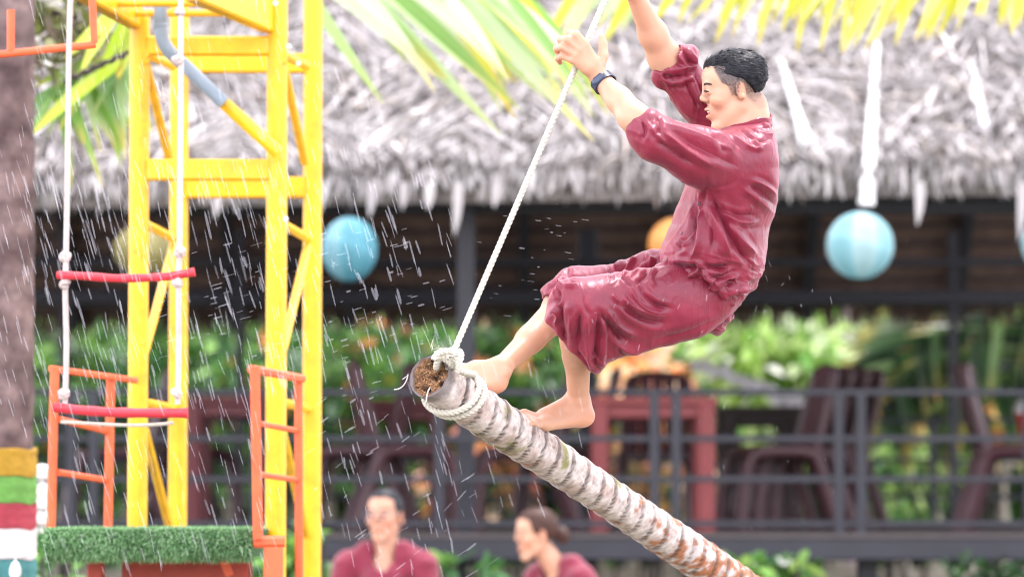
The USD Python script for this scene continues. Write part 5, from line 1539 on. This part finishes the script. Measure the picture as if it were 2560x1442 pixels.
# lower front, bunched at the hips, tails
FS.cap(mm(1735, 690, 330), mm(1700, 715, 300), 60, 40, 30, 1.6)
FS.cap(mm(1790, 715, 345), mm(1778, 760, 345), 88, 50, 30, 1.7)
FS.cap(mm(1835, 720, 300), mm(1745, 800, 215), 34, 16, 24, 1.2)
FS.cap(mm(1845, 715, 330), mm(1792, 824, 320), 36, 13, 14, 3.2)
FS.cap(mm(1792, 824, 320), mm(1752, 816, 250), 13, 12, 12, 1.4)
FS.cap(mm(1660, 690, 260), mm(1720, 770, 215), 34, 20, 22, 1.0)
# collar opening
FS.cap(mm(1866, 262, 350), mm(1878, 312, 350), 56, 58, 3, 1.0, "sub")
FS.cap(mm(1806, 300, 342), mm(1830, 318, 345), 40, 44, 6, 1.0, "sub")
# sleeve openings
FS.cap(mm(1560, 268, 118), mm(1606, 318, 100), 40, 37, 2, 1.0, "sub")
FS.cap(mm(1640, 100, 425), mm(1682, 168, 466), 43, 44, 2, 1.0, "sub")
vs_, fs_ = FS.mesh()
vs_ = relax(vs_, fs_, 1)


def fit_edge(v, rows, want, side, mid):
    """Moves the cloth outline in the side view to the wanted column at each height, easing to nothing at the column mid."""
    rows, want = np.asarray(rows, float), np.asarray(want, float)
    yy = -v[:, 2]
    cur = []
    for r_ in rows:
        m_ = np.abs(yy - r_) < 5
        cur.append(v[m_, 0].max() if side > 0 else v[m_, 0].min())
    cur = np.array(cur)
    edge = np.interp(yy, rows, cur)
    dlt = np.interp(yy, rows, want - cur) * (yy >= rows[0] - 25) * (yy <= rows[-1] + 25)
    w_ = np.clip((v[:, 0] - mid) / (edge - mid), 0, 1.3)
    v = v.copy()
    v[:, 0] += dlt * w_ * w_ * (3 - 2 * np.clip(w_, 0, 1)) / np.maximum(1, w_)
    return v


vs_ = fit_edge(vs_, [300, 320, 340, 380, 420, 480, 540, 600, 650, 690, 715, 740, 765], [1922, 1934, 1941, 1946, 1947, 1946, 1936, 1920, 1914, 1908, 1890, 1868, 1850], 1, 1800)
vs_ = fit_edge(vs_, [480, 520, 560, 600, 630], [1706, 1690, 1676, 1660, 1648], -1, 1800)
SHIRT = [
    ([(1624, 313), (1645, 340), (1668, 360)], 6, 6), ([(1646, 322), (1690, 356), (1740, 390), (1790, 420)], 8, 10), ([(1640, 345), (1690, 385), (1740, 415)], -5, 10),
    ([(1655, 305), (1715, 327), (1775, 350), (1845, 390)], 7, 9), ([(1700, 345), (1780, 385), (1850, 420)], -6, 10), ([(1786, 322), (1812, 346), (1836, 380)], 8, 8), ([(1775, 335), (1800, 362), (1815, 385)], -6, 7),
    ([(1820, 328), (1860, 360), (1890, 372), (1915, 366)], 6, 6), ([(1845, 322), (1880, 345), (1910, 352), (1930, 345)], -5, 5), ([(1880, 320), (1905, 332), (1935, 340)], 5, 5), ([(1862, 330), (1890, 352), (1900, 375)], 5, 5), ([(1905, 300), (1925, 330), (1930, 352)], 5, 5),
    ([(1880, 450), (1910, 462), (1943, 495)], 7, 6), ([(1870, 462), (1905, 482), (1942, 520)], -6, 6), ([(1855, 470), (1895, 500), (1938, 540)], 5, 8), ([(1800, 522), (1850, 556), (1900, 550)], 7, 7), ([(1785, 510), (1845, 538), (1895, 532)], -5, 7),
    ([(1775, 478), (1796, 530), (1850, 620), (1885, 672)], -12, 10), ([(1770, 500), (1800, 580), (1830, 650)], 9, 9), ([(1815, 545), (1862, 612), (1895, 640)], 7, 10), ([(1868, 640), (1895, 662), (1908, 640)], 7, 7),
    ([(1757, 470), (1750, 560), (1742, 620), (1722, 650)], 9, 7), ([(1745, 480), (1738, 560), (1728, 620)], -6, 7), ([(1776, 500), (1782, 580), (1775, 640)], -6, 8), ([(1792, 540), (1806, 600), (1806, 645)], 7, 9),
    ([(1742, 452), (1726, 530), (1690, 588), (1655, 640)], 4, 10), ([(1765, 450), (1752, 520), (1722, 585), (1680, 640)], -5, 6), ([(1715, 470), (1690, 545), (1668, 600)], 4, 12), ([(1690, 600), (1705, 612), (1718, 600)], 6, 5),
    ([(1675, 668), (1720, 668), (1770, 672), (1830, 664)], -11, 7), ([(1749, 660), (1772, 676), (1830, 668)], 10, 6), ([(1720, 700), (1736, 682), (1751, 662)], 10, 6), ([(1751, 664), (1768, 690), (1786, 712)], 10, 6), ([(1786, 712), (1808, 702), (1830, 688)], 9, 6), ([(1745, 700), (1765, 715), (1785, 730)], -9, 7),
    ([(1651, 690), (1690, 705), (1716, 724)], 9, 6), ([(1664, 712), (1690, 745), (1690, 775)], 8, 6), ([(1690, 730), (1725, 742), (1755, 750)], -9, 6), ([(1740, 712), (1775, 722), (1800, 718)], 8, 6), ([(1695, 690), (1720, 735), (1745, 765)], 6, 7), ([(1660, 660), (1700, 680), (1725, 705)], -7, 6),
    ([(1790, 748), (1835, 725), (1880, 712)], 8, 8), ([(1770, 775), (1820, 750), (1870, 725)], -8, 7), ([(1722, 815), (1745, 790), (1790, 760)], 5, 8), ([(1795, 725), (1812, 735), (1802, 748)], 8, 5), ([(1815, 690), (1835, 692), (1848, 684)], 8, 6),
    ([(1835, 690), (1850, 715), (1905, 712)], 6, 7), ([(1655, 178), (1700, 172), (1745, 165)], 7, 6), ([(1648, 190), (1700, 190), (1735, 178)], -7, 5), ([(1690, 120), (1700, 145), (1722, 170)], 7, 6), ([(1705, 122), (1722, 148), (1735, 168)], -6, 5), ([(1668, 205), (1705, 205), (1735, 190)], 6, 6),
    ([(1725, 182), (1740, 225), (1760, 265)], 5, 5), ([(1735, 180), (1752, 220), (1768, 255)], -5, 4), ([(1710, 190), (1728, 235), (1752, 275)], -5, 6), ([(1600, 300), (1612, 322), (1605, 350)], -6, 5), ([(1640, 292), (1648, 312), (1640, 340)], -5, 6)]
vs_ = creases(vs_, fs_, SHIRT)
nv = vnormals(vs_, fs_)
wob = meshkit.fbm(np.stack([(vs_[:, 0] * 0.8 + vs_[:, 2] * 0.6) / 26, vs_[:, 1] / 60, (vs_[:, 2] * 0.8 - vs_[:, 0] * 0.6) / 75], -1), 3, 4) - 0.5
def ridged(p, seed):
    r_ = 1 - np.abs(2 * meshkit.noise(p, seed) - 1)
    q_ = 1 - np.abs(2 * meshkit.noise(p * 2.1 + 3.3, seed + 1) - 1)
    return r_ ** 2.5 + 0.45 * q_ ** 2.5 - 0.45


low = np.clip((-vs_[:, 2] - 630) / 60, 0, 1)
X_, Z_ = vs_[:, 0], -vs_[:, 2]
# torso: folds fan out from the armpit; sleeve: along the arm; hips: bunched across
u1, w1 = (X_ * 0.86 - Z_ * 0.5), (X_ * 0.5 + Z_ * 0.86)
rt = ridged(np.stack([u1 / 44, vs_[:, 1] / 120, w1 / 170], -1), 41)
u2, w2 = (-X_ * 0.33 + Z_ * 0.94), (X_ * 0.94 + Z_ * 0.33)
ra = ridged(np.stack([w2 / 190, vs_[:, 1] / 110, u2 / 46], -1), 47)
rl = ridged(np.stack([(X_ + 0.5 * Z_) / 75, vs_[:, 1] / 90, (Z_ - 0.3 * X_) / 30], -1), 53)
arm = np.clip((470 - Z_ - 0.35 * (X_ - 1700)) / 60, 0, 1) * np.clip((1850 - X_) / 60, 0, 1)
upper = np.clip((Z_ - 440) / 60, 0, 1) * (1 - low)
farm = np.clip((vs_[:, 1] - 400) / 40, 0, 1) * np.clip((300 - Z_) / 40, 0, 1)
wr = 2.6 * upper * rt + 2.5 * arm * ra * (1 - farm) + 8.0 * low * rl + 8.0 * farm * ridged(np.stack([(X_ * 0.8 - Z_ * 0.6) / 20, vs_[:, 1] / 60, (X_ * 0.6 + Z_ * 0.8) / 90], -1), 59)
vs_ = vs_ + nv * (wr * np.clip(0.6 - nv[:, 1], 0.25, 1))[:, None]
wob2 = meshkit.fbm(vs_ / np.array([30, 40, 22.0]), 3, 9) - 0.5
vs_ = vs_ + nv * (2.0 * wob + 6.0 * low * wob2)[:, None]
vs_ = relax(vs_, fs_, 1)
shirt = part(man, "shirt", (toW(vs_), fs_), M_satin, smooth=True)
cl = []
tt_ = np.linspace(0, 2 * np.pi, 61)[:-1]
for off, rad_ in ((0, 1.0), (0, 1.09), (24, 1.13), (26, 1.09), (24, 1.06)):
    e_ = np.stack([1864 + 60 * rad_ * np.cos(tt_), 345 + 66 * rad_ * np.sin(tt_), -(322 - 18 * np.cos(tt_) - 3.0 * np.sin(3 * tt_) - 4) - 14 + off + 3.0 * np.sin(5 * tt_) * (off > 0)], 1)
    cl.append(e_)
vc_ = np.vstack(cl)
fc_ = np.array([(a_ * 60 + k_, ((a_ + 1) % 5) * 60 + k_, ((a_ + 1) % 5) * 60 + (k_ + 1) % 60, a_ * 60 + (k_ + 1) % 60) for a_ in range(5) for k_ in range(60)])
fc_ = np.vstack([fc_[:, [0, 1, 2]], fc_[:, [0, 2, 3]]])
part(shirt, "collar", (toW(vc_), fc_), M_satin, smooth=50)
for px, py in ((1742, 506), (1697, 580), (1661, 645)):
    d2 = (vs_[:, 0] - px) ** 2 + (vs_[:, 2] + py) ** 2
    near = np.flatnonzero(d2 < 60)
    k_ = near[np.argmin(vs_[near, 1])]
    w, f = blob(vs_[k_], Rmat(vnormals(vs_, fs_)[k_]), (2.2, 4.8, 4.8), 2)
    part(shirt, "button", (toW(w), f), M_button)

# trousers
lo, hi = (1335, -20, -965), (1960, 700, -590)
FL, FR = Field(lo, hi, 2.8), Field(lo, hi, 2.8)
FL.cap(mm(1755, 738, 275), mm(1460, 768, 140), 84, 76, 30)
FL.cap(mm(1720, 790, 240), mm(1470, 850, 190), 58, 62, 40)
FL.cap(mm(1470, 850, 190), mm(1478, 905, 215), 50, 34, 26, 1.5)
FL.cap(mm(1425, 752, 140), mm(1405, 800, 160), 52, 46, 24, 1.1)
FL.half(mm(1424, 862, 200), (-0.76, 0.12, -0.66), 3)
FL.cap(mm(1445, 770, 160), mm(1440, 905, 245), 44, 50, 3, 1.0, "sub")
FR.cap(mm(1758, 712, 440), mm(1440, 736, 390), 80, 66, 30)
FR.cap(mm(1440, 736, 390), mm(1392, 752, 380), 64, 48, 25)
FR.cap(mm(1640, 680, 420), mm(1600, 690, 420), 58, 50, 25)
FR.half(mm(1372, 756, 370), (-0.83, -0.1, -0.55), 3)
FR.cap(mm(1410, 758, 378), mm(1345, 812, 330), 45, 50, 3, 1.0, "sub")
FL.join(FR, 8)
FL.cap(mm(1768, 715, 300), mm(1768, 715, 420), 78, 78, 30)
vp, fp = FL.mesh()
vp = relax(vp, fp, 1)
PANTS = [
    ([(1405, 755), (1402, 800), (1418, 855)], -9, 7), ([(1425, 745), (1428, 800), (1445, 880)], 7, 8), ([(1456, 775), (1442, 850), (1452, 915)], -8, 7), ([(1470, 780), (1468, 850), (1478, 930)], 9, 7), ([(1497, 780), (1494, 850), (1490, 915)], -10, 7), ([(1510, 800), (1506, 870), (1502, 912)], 7, 6),
    ([(1502, 780), (1530, 822), (1570, 856)], -8, 8), ([(1515, 770), (1550, 815), (1600, 840)], 6, 9), ([(1525, 850), (1570, 875), (1640, 880)], 5, 9), ([(1560, 755), (1592, 792), (1665, 806)], -7, 8), ([(1550, 738), (1600, 775), (1670, 790)], 7, 8), ([(1575, 712), (1592, 752), (1665, 782)], 8, 6), ([(1600, 700), (1615, 740), (1680, 770)], -8, 6),
    ([(1642, 640), (1610, 665), (1570, 692)], 8, 6), ([(1645, 655), (1610, 690), (1590, 712)], -8, 6), ([(1640, 665), (1625, 700), (1640, 722)], 8, 6), ([(1556, 690), (1570, 705), (1582, 718)], -7, 5), ([(1565, 636), (1548, 655), (1528, 682)], 8, 5), ([(1575, 640), (1562, 662), (1545, 690)], -8, 5), ([(1592, 640), (1572, 665), (1552, 692)], 8, 5), ([(1612, 634), (1630, 650), (1618, 668)], 6, 5), ([(1515, 658), (1526, 675), (1528, 700)], -7, 5),
    ([(1424, 660), (1420, 690), (1440, 705)], -7, 6), ([(1405, 680), (1400, 705), (1385, 735)], 8, 5), ([(1395, 700), (1420, 715), (1445, 708)], 7, 5), ([(1385, 715), (1398, 735), (1390, 760)], -7, 5), ([(1372, 725), (1395, 700), (1410, 680)], -6, 5), ([(1440, 880), (1462, 905), (1480, 935)], -6, 6),
    ([(1475, 880), (1500, 905), (1515, 920)], 6, 5), ([(1380, 770), (1395, 790), (1385, 812)], 8, 5), ([(1560, 880), (1620, 880), (1700, 850)], 5, 12), ([(1640, 850), (1720, 830), (1800, 795)], -5, 10), ([(1460, 735), (1462, 760), (1475, 790)], -5, 6), ([(1530, 735), (1540, 748), (1552, 755)], 5, 5), ([(1545, 862), (1552, 880), (1575, 888)], -5, 5)]
vp = creases(vp, fp, PANTS)
nv = vnormals(vp, fp)
wob = meshkit.fbm(np.stack([(vp[:, 0] + vp[:, 2] * 0.3) / 38, vp[:, 1] / 60, vp[:, 2] / 90], -1), 3, 14) - 0.5
X_, Z_ = vp[:, 0], -vp[:, 2]
drape = np.clip((Z_ - 735 - 0.22 * (1480 - X_).clip(-400, 100)) / 50, 0, 1) * np.clip((1640 - X_) / 120, 0.25, 1)
rd_ = ridged(np.stack([(X_ + 0.18 * Z_) / 34, vp[:, 1] / 120, (Z_ - 0.2 * X_) / 240], -1), 61)
waist = np.clip((X_ - 1480) / 90, 0, 1) * np.clip((745 - Z_) / 40, 0, 1)
rw_ = ridged(np.stack([(X_ * 0.62 + Z_ * 0.78) / 26, vp[:, 1] / 100, (X_ * 0.78 - Z_ * 0.62) / 110], -1), 67)
knee = np.clip((1460 - X_) / 50, 0, 1) * np.clip((vp[:, 1] - 260) / 60, 0, 1)
vp = vp + nv * (4.0 * drape * rd_ + 4.0 * waist * rw_ + 5.0 * knee * rw_)[:, None]
hemw = np.clip((1460 - vp[:, 0]) / 60, 0, 1)
hw = np.sin((vp[:, 2] + 0.6 * vp[:, 1]) / 9.0)
vp = vp + nv * (2.0 * wob + 2.0 * hemw * hw)[:, None]
vp = relax(vp, fp, 1)
part(man, "trousers", (toW(vp), fp), M_satin, smooth=True)

# fitness band on the left wrist
wc, wa = mm(1508, 206, 180), norm(mm(1500, 197, 185) - mm(1548, 250, 140))
u = norm(np.cross(wa, [0, 1, 0])); w_ = np.cross(wa, u)
th_ = np.linspace(0, 2 * np.pi, 40)
pf = []
for off, rr2 in ((-12, 29), (-11, 31.5), (11, 30.5), (12, 28)):
    pf.append(wc + wa * off + rr2 * (np.cos(th_)[:, None] * u + np.sin(th_)[:, None] * w_))
vv = np.vstack(pf)
ff = []
for a in range(4):
    b = (a + 1) % 4
    for q_ in range(39):
        ff += [(a * 40 + q_, b * 40 + q_, b * 40 + q_ + 1), (a * 40 + q_, b * 40 + q_ + 1, a * 40 + q_ + 1)]
band = part(man, "wrist_band", (toW(vv), np.array(ff)), M_watch, smooth=40)
nf = norm(np.array([-0.35, -0.9, 0.15])); nf = norm(nf - wa * (nf @ wa))
w, f = blob(wc + nf * 30, Rmat(nf, up=wa), (5, 18, 11.5), 3)
part(band, "watch_face", (toW(w), f), M_watchface)


# ---------------------------------------------------------------- the two people sitting behind
def sitter(O, label, fwd_head, fwd_body, s, hairpoly, hairtop, haircol, skin, shirt_c, lean=(0, 0), bun=None, glasses=False, smile=False, sh_w=180, sh_d=-185, neckdrop=0):
    """Seated figure: O is the middle of the head; local millimetres x right, y away, z up."""
    t = Thing("person", label, "person", O + np.array([0, 0, -0.85]))
    W = lambda v: O + v / 1000.0
    R = Rmat(fwd_head)
    RB = Rmat(fwd_body)
    h = 4.5
    F = Field((-420, -420, -860), (420, 420, 170), h)
    lx, ly = lean
    B = lambda x, y, z: np.array([lx, ly, 0]) + RB @ np.array([x, y, z], float)
    head(F, np.zeros(3), R, s, smile=smile)
    nb_ = B(-20, 0, -200 + neckdrop)
    F.cap(R @ np.array([-24, 0, -70.0]) * s, nb_, 50 * s, 58 * s, 16)
    F.cap(B(-15, 0, -260), B(-5, 0, -640), 82, 95, 30)
    for y in (-1, 1):
        F.cap(B(-15, sh_w * y * 0.85, sh_d - 50), B(10, sh_w * 1.15 * y, -480), 46, 40, 20)
        F.cap(B(10, sh_w * 1.15 * y, -480), B(200, sh_w * 0.8 * y, -600), 38, 26, 15)
        F.cap(B(215, sh_w * 0.78 * y, -605), B(275, sh_w * 0.7 * y, -620), 26, 20, 12)
        for q_ in range(4):
            F.cap(B(270, (sh_w * 0.7 - 24 + 16 * q_) * y, -618), B(325, (sh_w * 0.68 - 24 + 16 * q_) * y, -640), 9.5, 8, 4)
        F.cap(B(240, (sh_w * 0.62) * y, -605), B(290, (sh_w * 0.48) * y, -615), 10, 8, 4)
        F.cap(B(20, 90 * y, -660), B(400, 110 * y, -640), 80, 58, 20)
    v, f = F.mesh()
    c = face_colours(v, lambda q_: q_ @ R, s, skin)
    b = part(t, "body", (W(v), f), M_skin, col=c)
    T = lambda x, y, z: R @ (np.array([x, y, z], float) * s)
    for y in (-1, 1):
        w, f = blob(T(88, 33 * y, 4), R, np.array([6, 12, 4.5]) * s)
        part(b, "eye", (W(w), f), M_eye)
        w, f = tube(smooth_path([T(90, 14 * y, 24), T(87, 32 * y, 30), T(73, 50 * y, 25)], 10), 3.2 * s, 6)
        part(b, "eyebrow", (W(w), f), M_eye)
    if glasses:
        g_ = []
        for y in (-1, 1):
            a = np.linspace(0, 2 * np.pi, 24)
            g_.append(tube(np.array([T(106, 33 * y + 24 * math.cos(q_), 2 + 17 * math.sin(q_)) for q_ in a]), 1.3, 6))
            g_.append(tube(np.array([T(104, 57 * y, 8), T(-5, 80 * y, 8)]), 1.3, 6))
        g_.append(tube(np.array([T(106, -10, 6), T(106, 10, 6)]), 1.3, 6))
        part(b, "spectacles", (W(cat(*g_)[0]), cat(*g_)[1]), M_pvc)
    FHh = Field((-170, -170, -130), (170, 170, 170), 4.0)
    G = hair_field(FHh, np.zeros(3), R, s, hairpoly, 7.0, hairtop)
    if bun:
        G.ell(T(*bun[0]), np.array(bun[1]) * s, R, 14)
    v, f = G.mesh()
    n_ = vnormals(v, f)
    lv = v @ R / s
    gr = meshkit.fbm(np.stack([lv[:, 0] * 0.03, lv[:, 1] * 0.13, lv[:, 2] * 0.06 - lv[:, 0] * 0.05], -1), 3, 17)
    v = v + n_ * (6 * (gr - 0.5))[:, None]
    part(t, "hair", (W(v), f), M_hair, col=np.array(haircol) * (0.6 + 0.9 * gr[:, None]))
    # shirt
    F = Field((-420, -420, -860), (420, 420, -90), 4.5)
    F.cap(B(-12, 0, -285), B(-5, 0, -660), 112, 128, 30)
    F.cap(B(-18, -sh_w * 0.8, sh_d - 45), B(-18, sh_w * 0.8, sh_d - 45), 62, 62, 40)
    F.cap(B(-20, -78, sh_d + 6), B(-20, 78, sh_d + 6), 58, 58, 30)
    for y in (-1, 1):
        F.cap(B(-12, sh_w * 0.9 * y, sh_d - 52), B(12, sh_w * 1.17 * y, -480), 66, 60, 24)
        F.cap(B(12, sh_w * 1.17 * y, -480), B(150, sh_w * 0.9 * y, -565), 58, 46, 20)
    F.cap(R @ np.array([-24, 0, -60.0]) * s, B(10, 0, -205 + neckdrop), 55 * s, 64 * s, 3, 1.0, "sub")
    F.cap(B(60, 0, -175 + neckdrop), B(76, 0, -212 + neckdrop), 44, 30, 10, 1.0, "sub")
    v, f = F.mesh()
    n_ = vnormals(v, f)
    wv = meshkit.fbm(v / np.array([60, 60, 34.0]), 3, 3) - 0.5
    v = v + n_ * (16 * wv)[:, None]
    sh_ = part(t, "shirt", (W(v), f), M_cloth_far, col=np.tile(shirt_c, (len(v), 1)))
    w, f = blob(B(102, 0, -285 + neckdrop), RB, (5, 8, 8))
    part(sh_, "button", (W(w), f), M_white)
    F = Field((-420, -420, -900), (420, 420, -540), 6)
    for y in (-1, 1):
        F.cap(B(0, 80 * y, -690), B(420, 115 * y, -660), 105, 80, 20)
    F.cap(B(-30, -70, -690), B(-30, 70, -690), 120, 120, 30)
    v, f = F.mesh()
    part(t, "trousers", (W(v), f), M_cloth_far, col=np.tile(np.array(shirt_c) * 0.9, (len(v), 1)))
    return t


SH = (0.21, 0.022, 0.048)
OM, OW = P(962, 1290, 17.0), P(1341, 1336, 17.0)
short = [(96, 50), (60, 50), (42, 30), (22, 22), (14, -14), (2, -14), (-4, 20), (-26, 26), (-34, -30), (-60, -66), (-120, -66), (-125, 170), (100, 170)]
sitter(OM, "person with short greying hair and spectacles seated in a maroon shirt facing the camera", (-0.38, -0.95, 0.03), (-0.12, -1, 0), 0.96, short, [((5, 0, 88), (70, 58, 36))], (0.016, 0.016, 0.020), SKIN * np.array([1.04, 0.98, 0.98]), SH, glasses=True, sh_w=190, sh_d=-168)
womanh = [(98, 46), (70, 44), (52, 26), (36, 14), (20, -4), (4, -22), (-16, -40), (-60, -70), (-125, -66), (-128, 170), (100, 170)]
sitter(OW, "person in maroon shirt with brown hair tied at the back sitting in left profile", (-1.0, -0.28, -0.10), (-0.72, -0.62, 0), 0.93, womanh, [((0, 0, 84), (74, 62, 36))], (0.055, 0.026, 0.020), SKIN * np.array([1.10, 1.05, 1.04]), SH, lean=(95, 30), bun=((-128, 0, -14), (36, 36, 42)), smile=True, sh_w=165, sh_d=-150, neckdrop=22)
bz = OM[2] - 0.80
bench = Thing("bench", "long dark wooden bench under the two seated people", "bench", ((OM[0] + OW[0]) / 2, 17.05, 0))
for k_ in range(3):
    part(bench, "seat_board", bar([OM[0] - 0.5, 16.9 + 0.14 * k_, bz], [OW[0] + 0.6, 16.9 + 0.14 * k_, bz], 0.13, 0.04), M_darkwood, smooth=False)
for x in (OM[0] - 0.35, OW[0] + 0.45):
    for y in (16.88, 17.2):
        part(bench, "leg", bar([x, y, 0.1], [x, y, bz - 0.021], 0.07, 0.07, up=(0, 1, 0)), M_darkwood, smooth=False)
stl = P(716, 1095, 18.0)


# ---------------------------------------------------------------- falling water: drops and threads in the air
def drops(c, d, ln, r):
    """Elongated water drops: spindle shapes round centre c along d."""
    n = len(c)
    d = norm(d)
    a = norm(np.cross(d, np.tile([0.3, -1.0, 0.1], (n, 1)))); b = np.cross(d, a)
    tz = np.array([-0.5, -0.36, 0.0, 0.36, 0.5]); rz = np.array([0.0, 0.85, 1.0, 0.85, 0.0])
    th = np.linspace(0, 2 * np.pi, 6, endpoint=False)
    v = c[:, None, None] + (ln[:, None, None, None] * tz[None, :, None, None]) * d[:, None, None] + (r[:, None, None, None] * rz[None, :, None, None]) * (np.cos(th)[None, None, :, None] * a[:, None, None] + np.sin(th)[None, None, :, None] * b[:, None, None])
    k = 30
    fs = []
    for i_ in range(4):
        for j_ in range(6):
            p0, p1, p2, p3 = i_ * 6 + j_, i_ * 6 + (j_ + 1) % 6, (i_ + 1) * 6 + (j_ + 1) % 6, (i_ + 1) * 6 + j_
            fs += [(p0, p2, p1), (p0, p3, p2)]
    f = (np.arange(n)[:, None, None] * k + np.array(fs)[None]).reshape(-1, 3)
    return v.reshape(-1, 3), f


ws = []


def spray(n, box, dep, slope, ln, r, jit=0.06):
    px, py = rng.uniform(box[0], box[2], n), rng.uniform(box[1], box[3], n)
    d = rng.uniform(dep[0], dep[1], n)
    c = P(px, py, d)
    dr = np.stack([np.full(n, slope[0]) + jit * rng.normal(size=n), 0.05 * rng.normal(size=n), np.full(n, slope[1])], -1)
    ws.append(drops(c, dr, rng.uniform(ln[0], ln[1], n) * rng.uniform(0.6, 1.15, n), rng.uniform(r[0], r[1], n) * rng.choice([0.7, 1.0, 1.5], n, p=[0.3, 0.4, 0.3])))


dn = (0.27, -1.0)
spray(230, (60, -20, 720, 720), (8.6, 11.0), dn, (0.035, 0.075), (0.0009, 0.0018))
spray(270, (90, 420, 760, 1000), (8.8, 11.0), dn, (0.035, 0.085), (0.0010, 0.0024))
spray(210, (110, 850, 700, 1442), (8.8, 11.0), dn, (0.03, 0.075), (0.0009, 0.0020))
spray(70, (0, 300, 120, 1100), (9.0, 11.0), dn, (0.03, 0.07), (0.0008, 0.0016))
spray(95, (760, 120, 960, 900), (9.0, 10.6), dn, (0.035, 0.065), (0.0010, 0.0020))
spray(60, (930, 420, 1130, 900), (9.2, 10.2), (0.30, -1.0), (0.04, 0.07), (0.0012, 0.0026))
spray(90, (800, 850, 1130, 1442), (9.0, 10.4), (0.26, -1.0), (0.03, 0.07), (0.0010, 0.0022))
spray(45, (1060, 900, 1500, 1300), (9.2, 10.0), (0.30, -1.0), (0.03, 0.07), (0.0009, 0.0020))
spray(45, (760, 1000, 1260, 1442), (9.4, 10.2), (0.85, 0.6), (0.015, 0.045), (0.0008, 0.0020), 0.2)
spray(70, (800, 560, 1120, 1000), (9.4, 10.2), (1.0, 0.25), (0.008, 0.030), (0.0006, 0.0018), 0.15)
spray(40, (1180, 500, 1500, 800), (9.4, 10.0), (1.0, -0.12), (0.006, 0.022), (0.0005, 0.0013), 0.25)
spray(45, (1340, 760, 1520, 1080), (9.5, 10.0), (0.25, -1.0), (0.006, 0.018), (0.0006, 0.0016), 0.25)
spray(30, (1500, 640, 1960, 1100), (9.3, 9.75), (0.55, 0.8), (0.008, 0.022), (0.0006, 0.0015), 0.3)
spray(40, (1600, 600, 2300, 1380), (9.4, 10.0), (0.2, -1.0), (0.006, 0.022), (0.0004, 0.0011), 0.2)
spray(60, (380, 600, 760, 900), (9.4, 10.6), (1.0, 0.30), (0.012, 0.035), (0.0006, 0.0014), 0.1)
single("falling_water", cat(*ws), M_water, "threads and drops of falling water in the air", "water", "stuff", smooth=True)
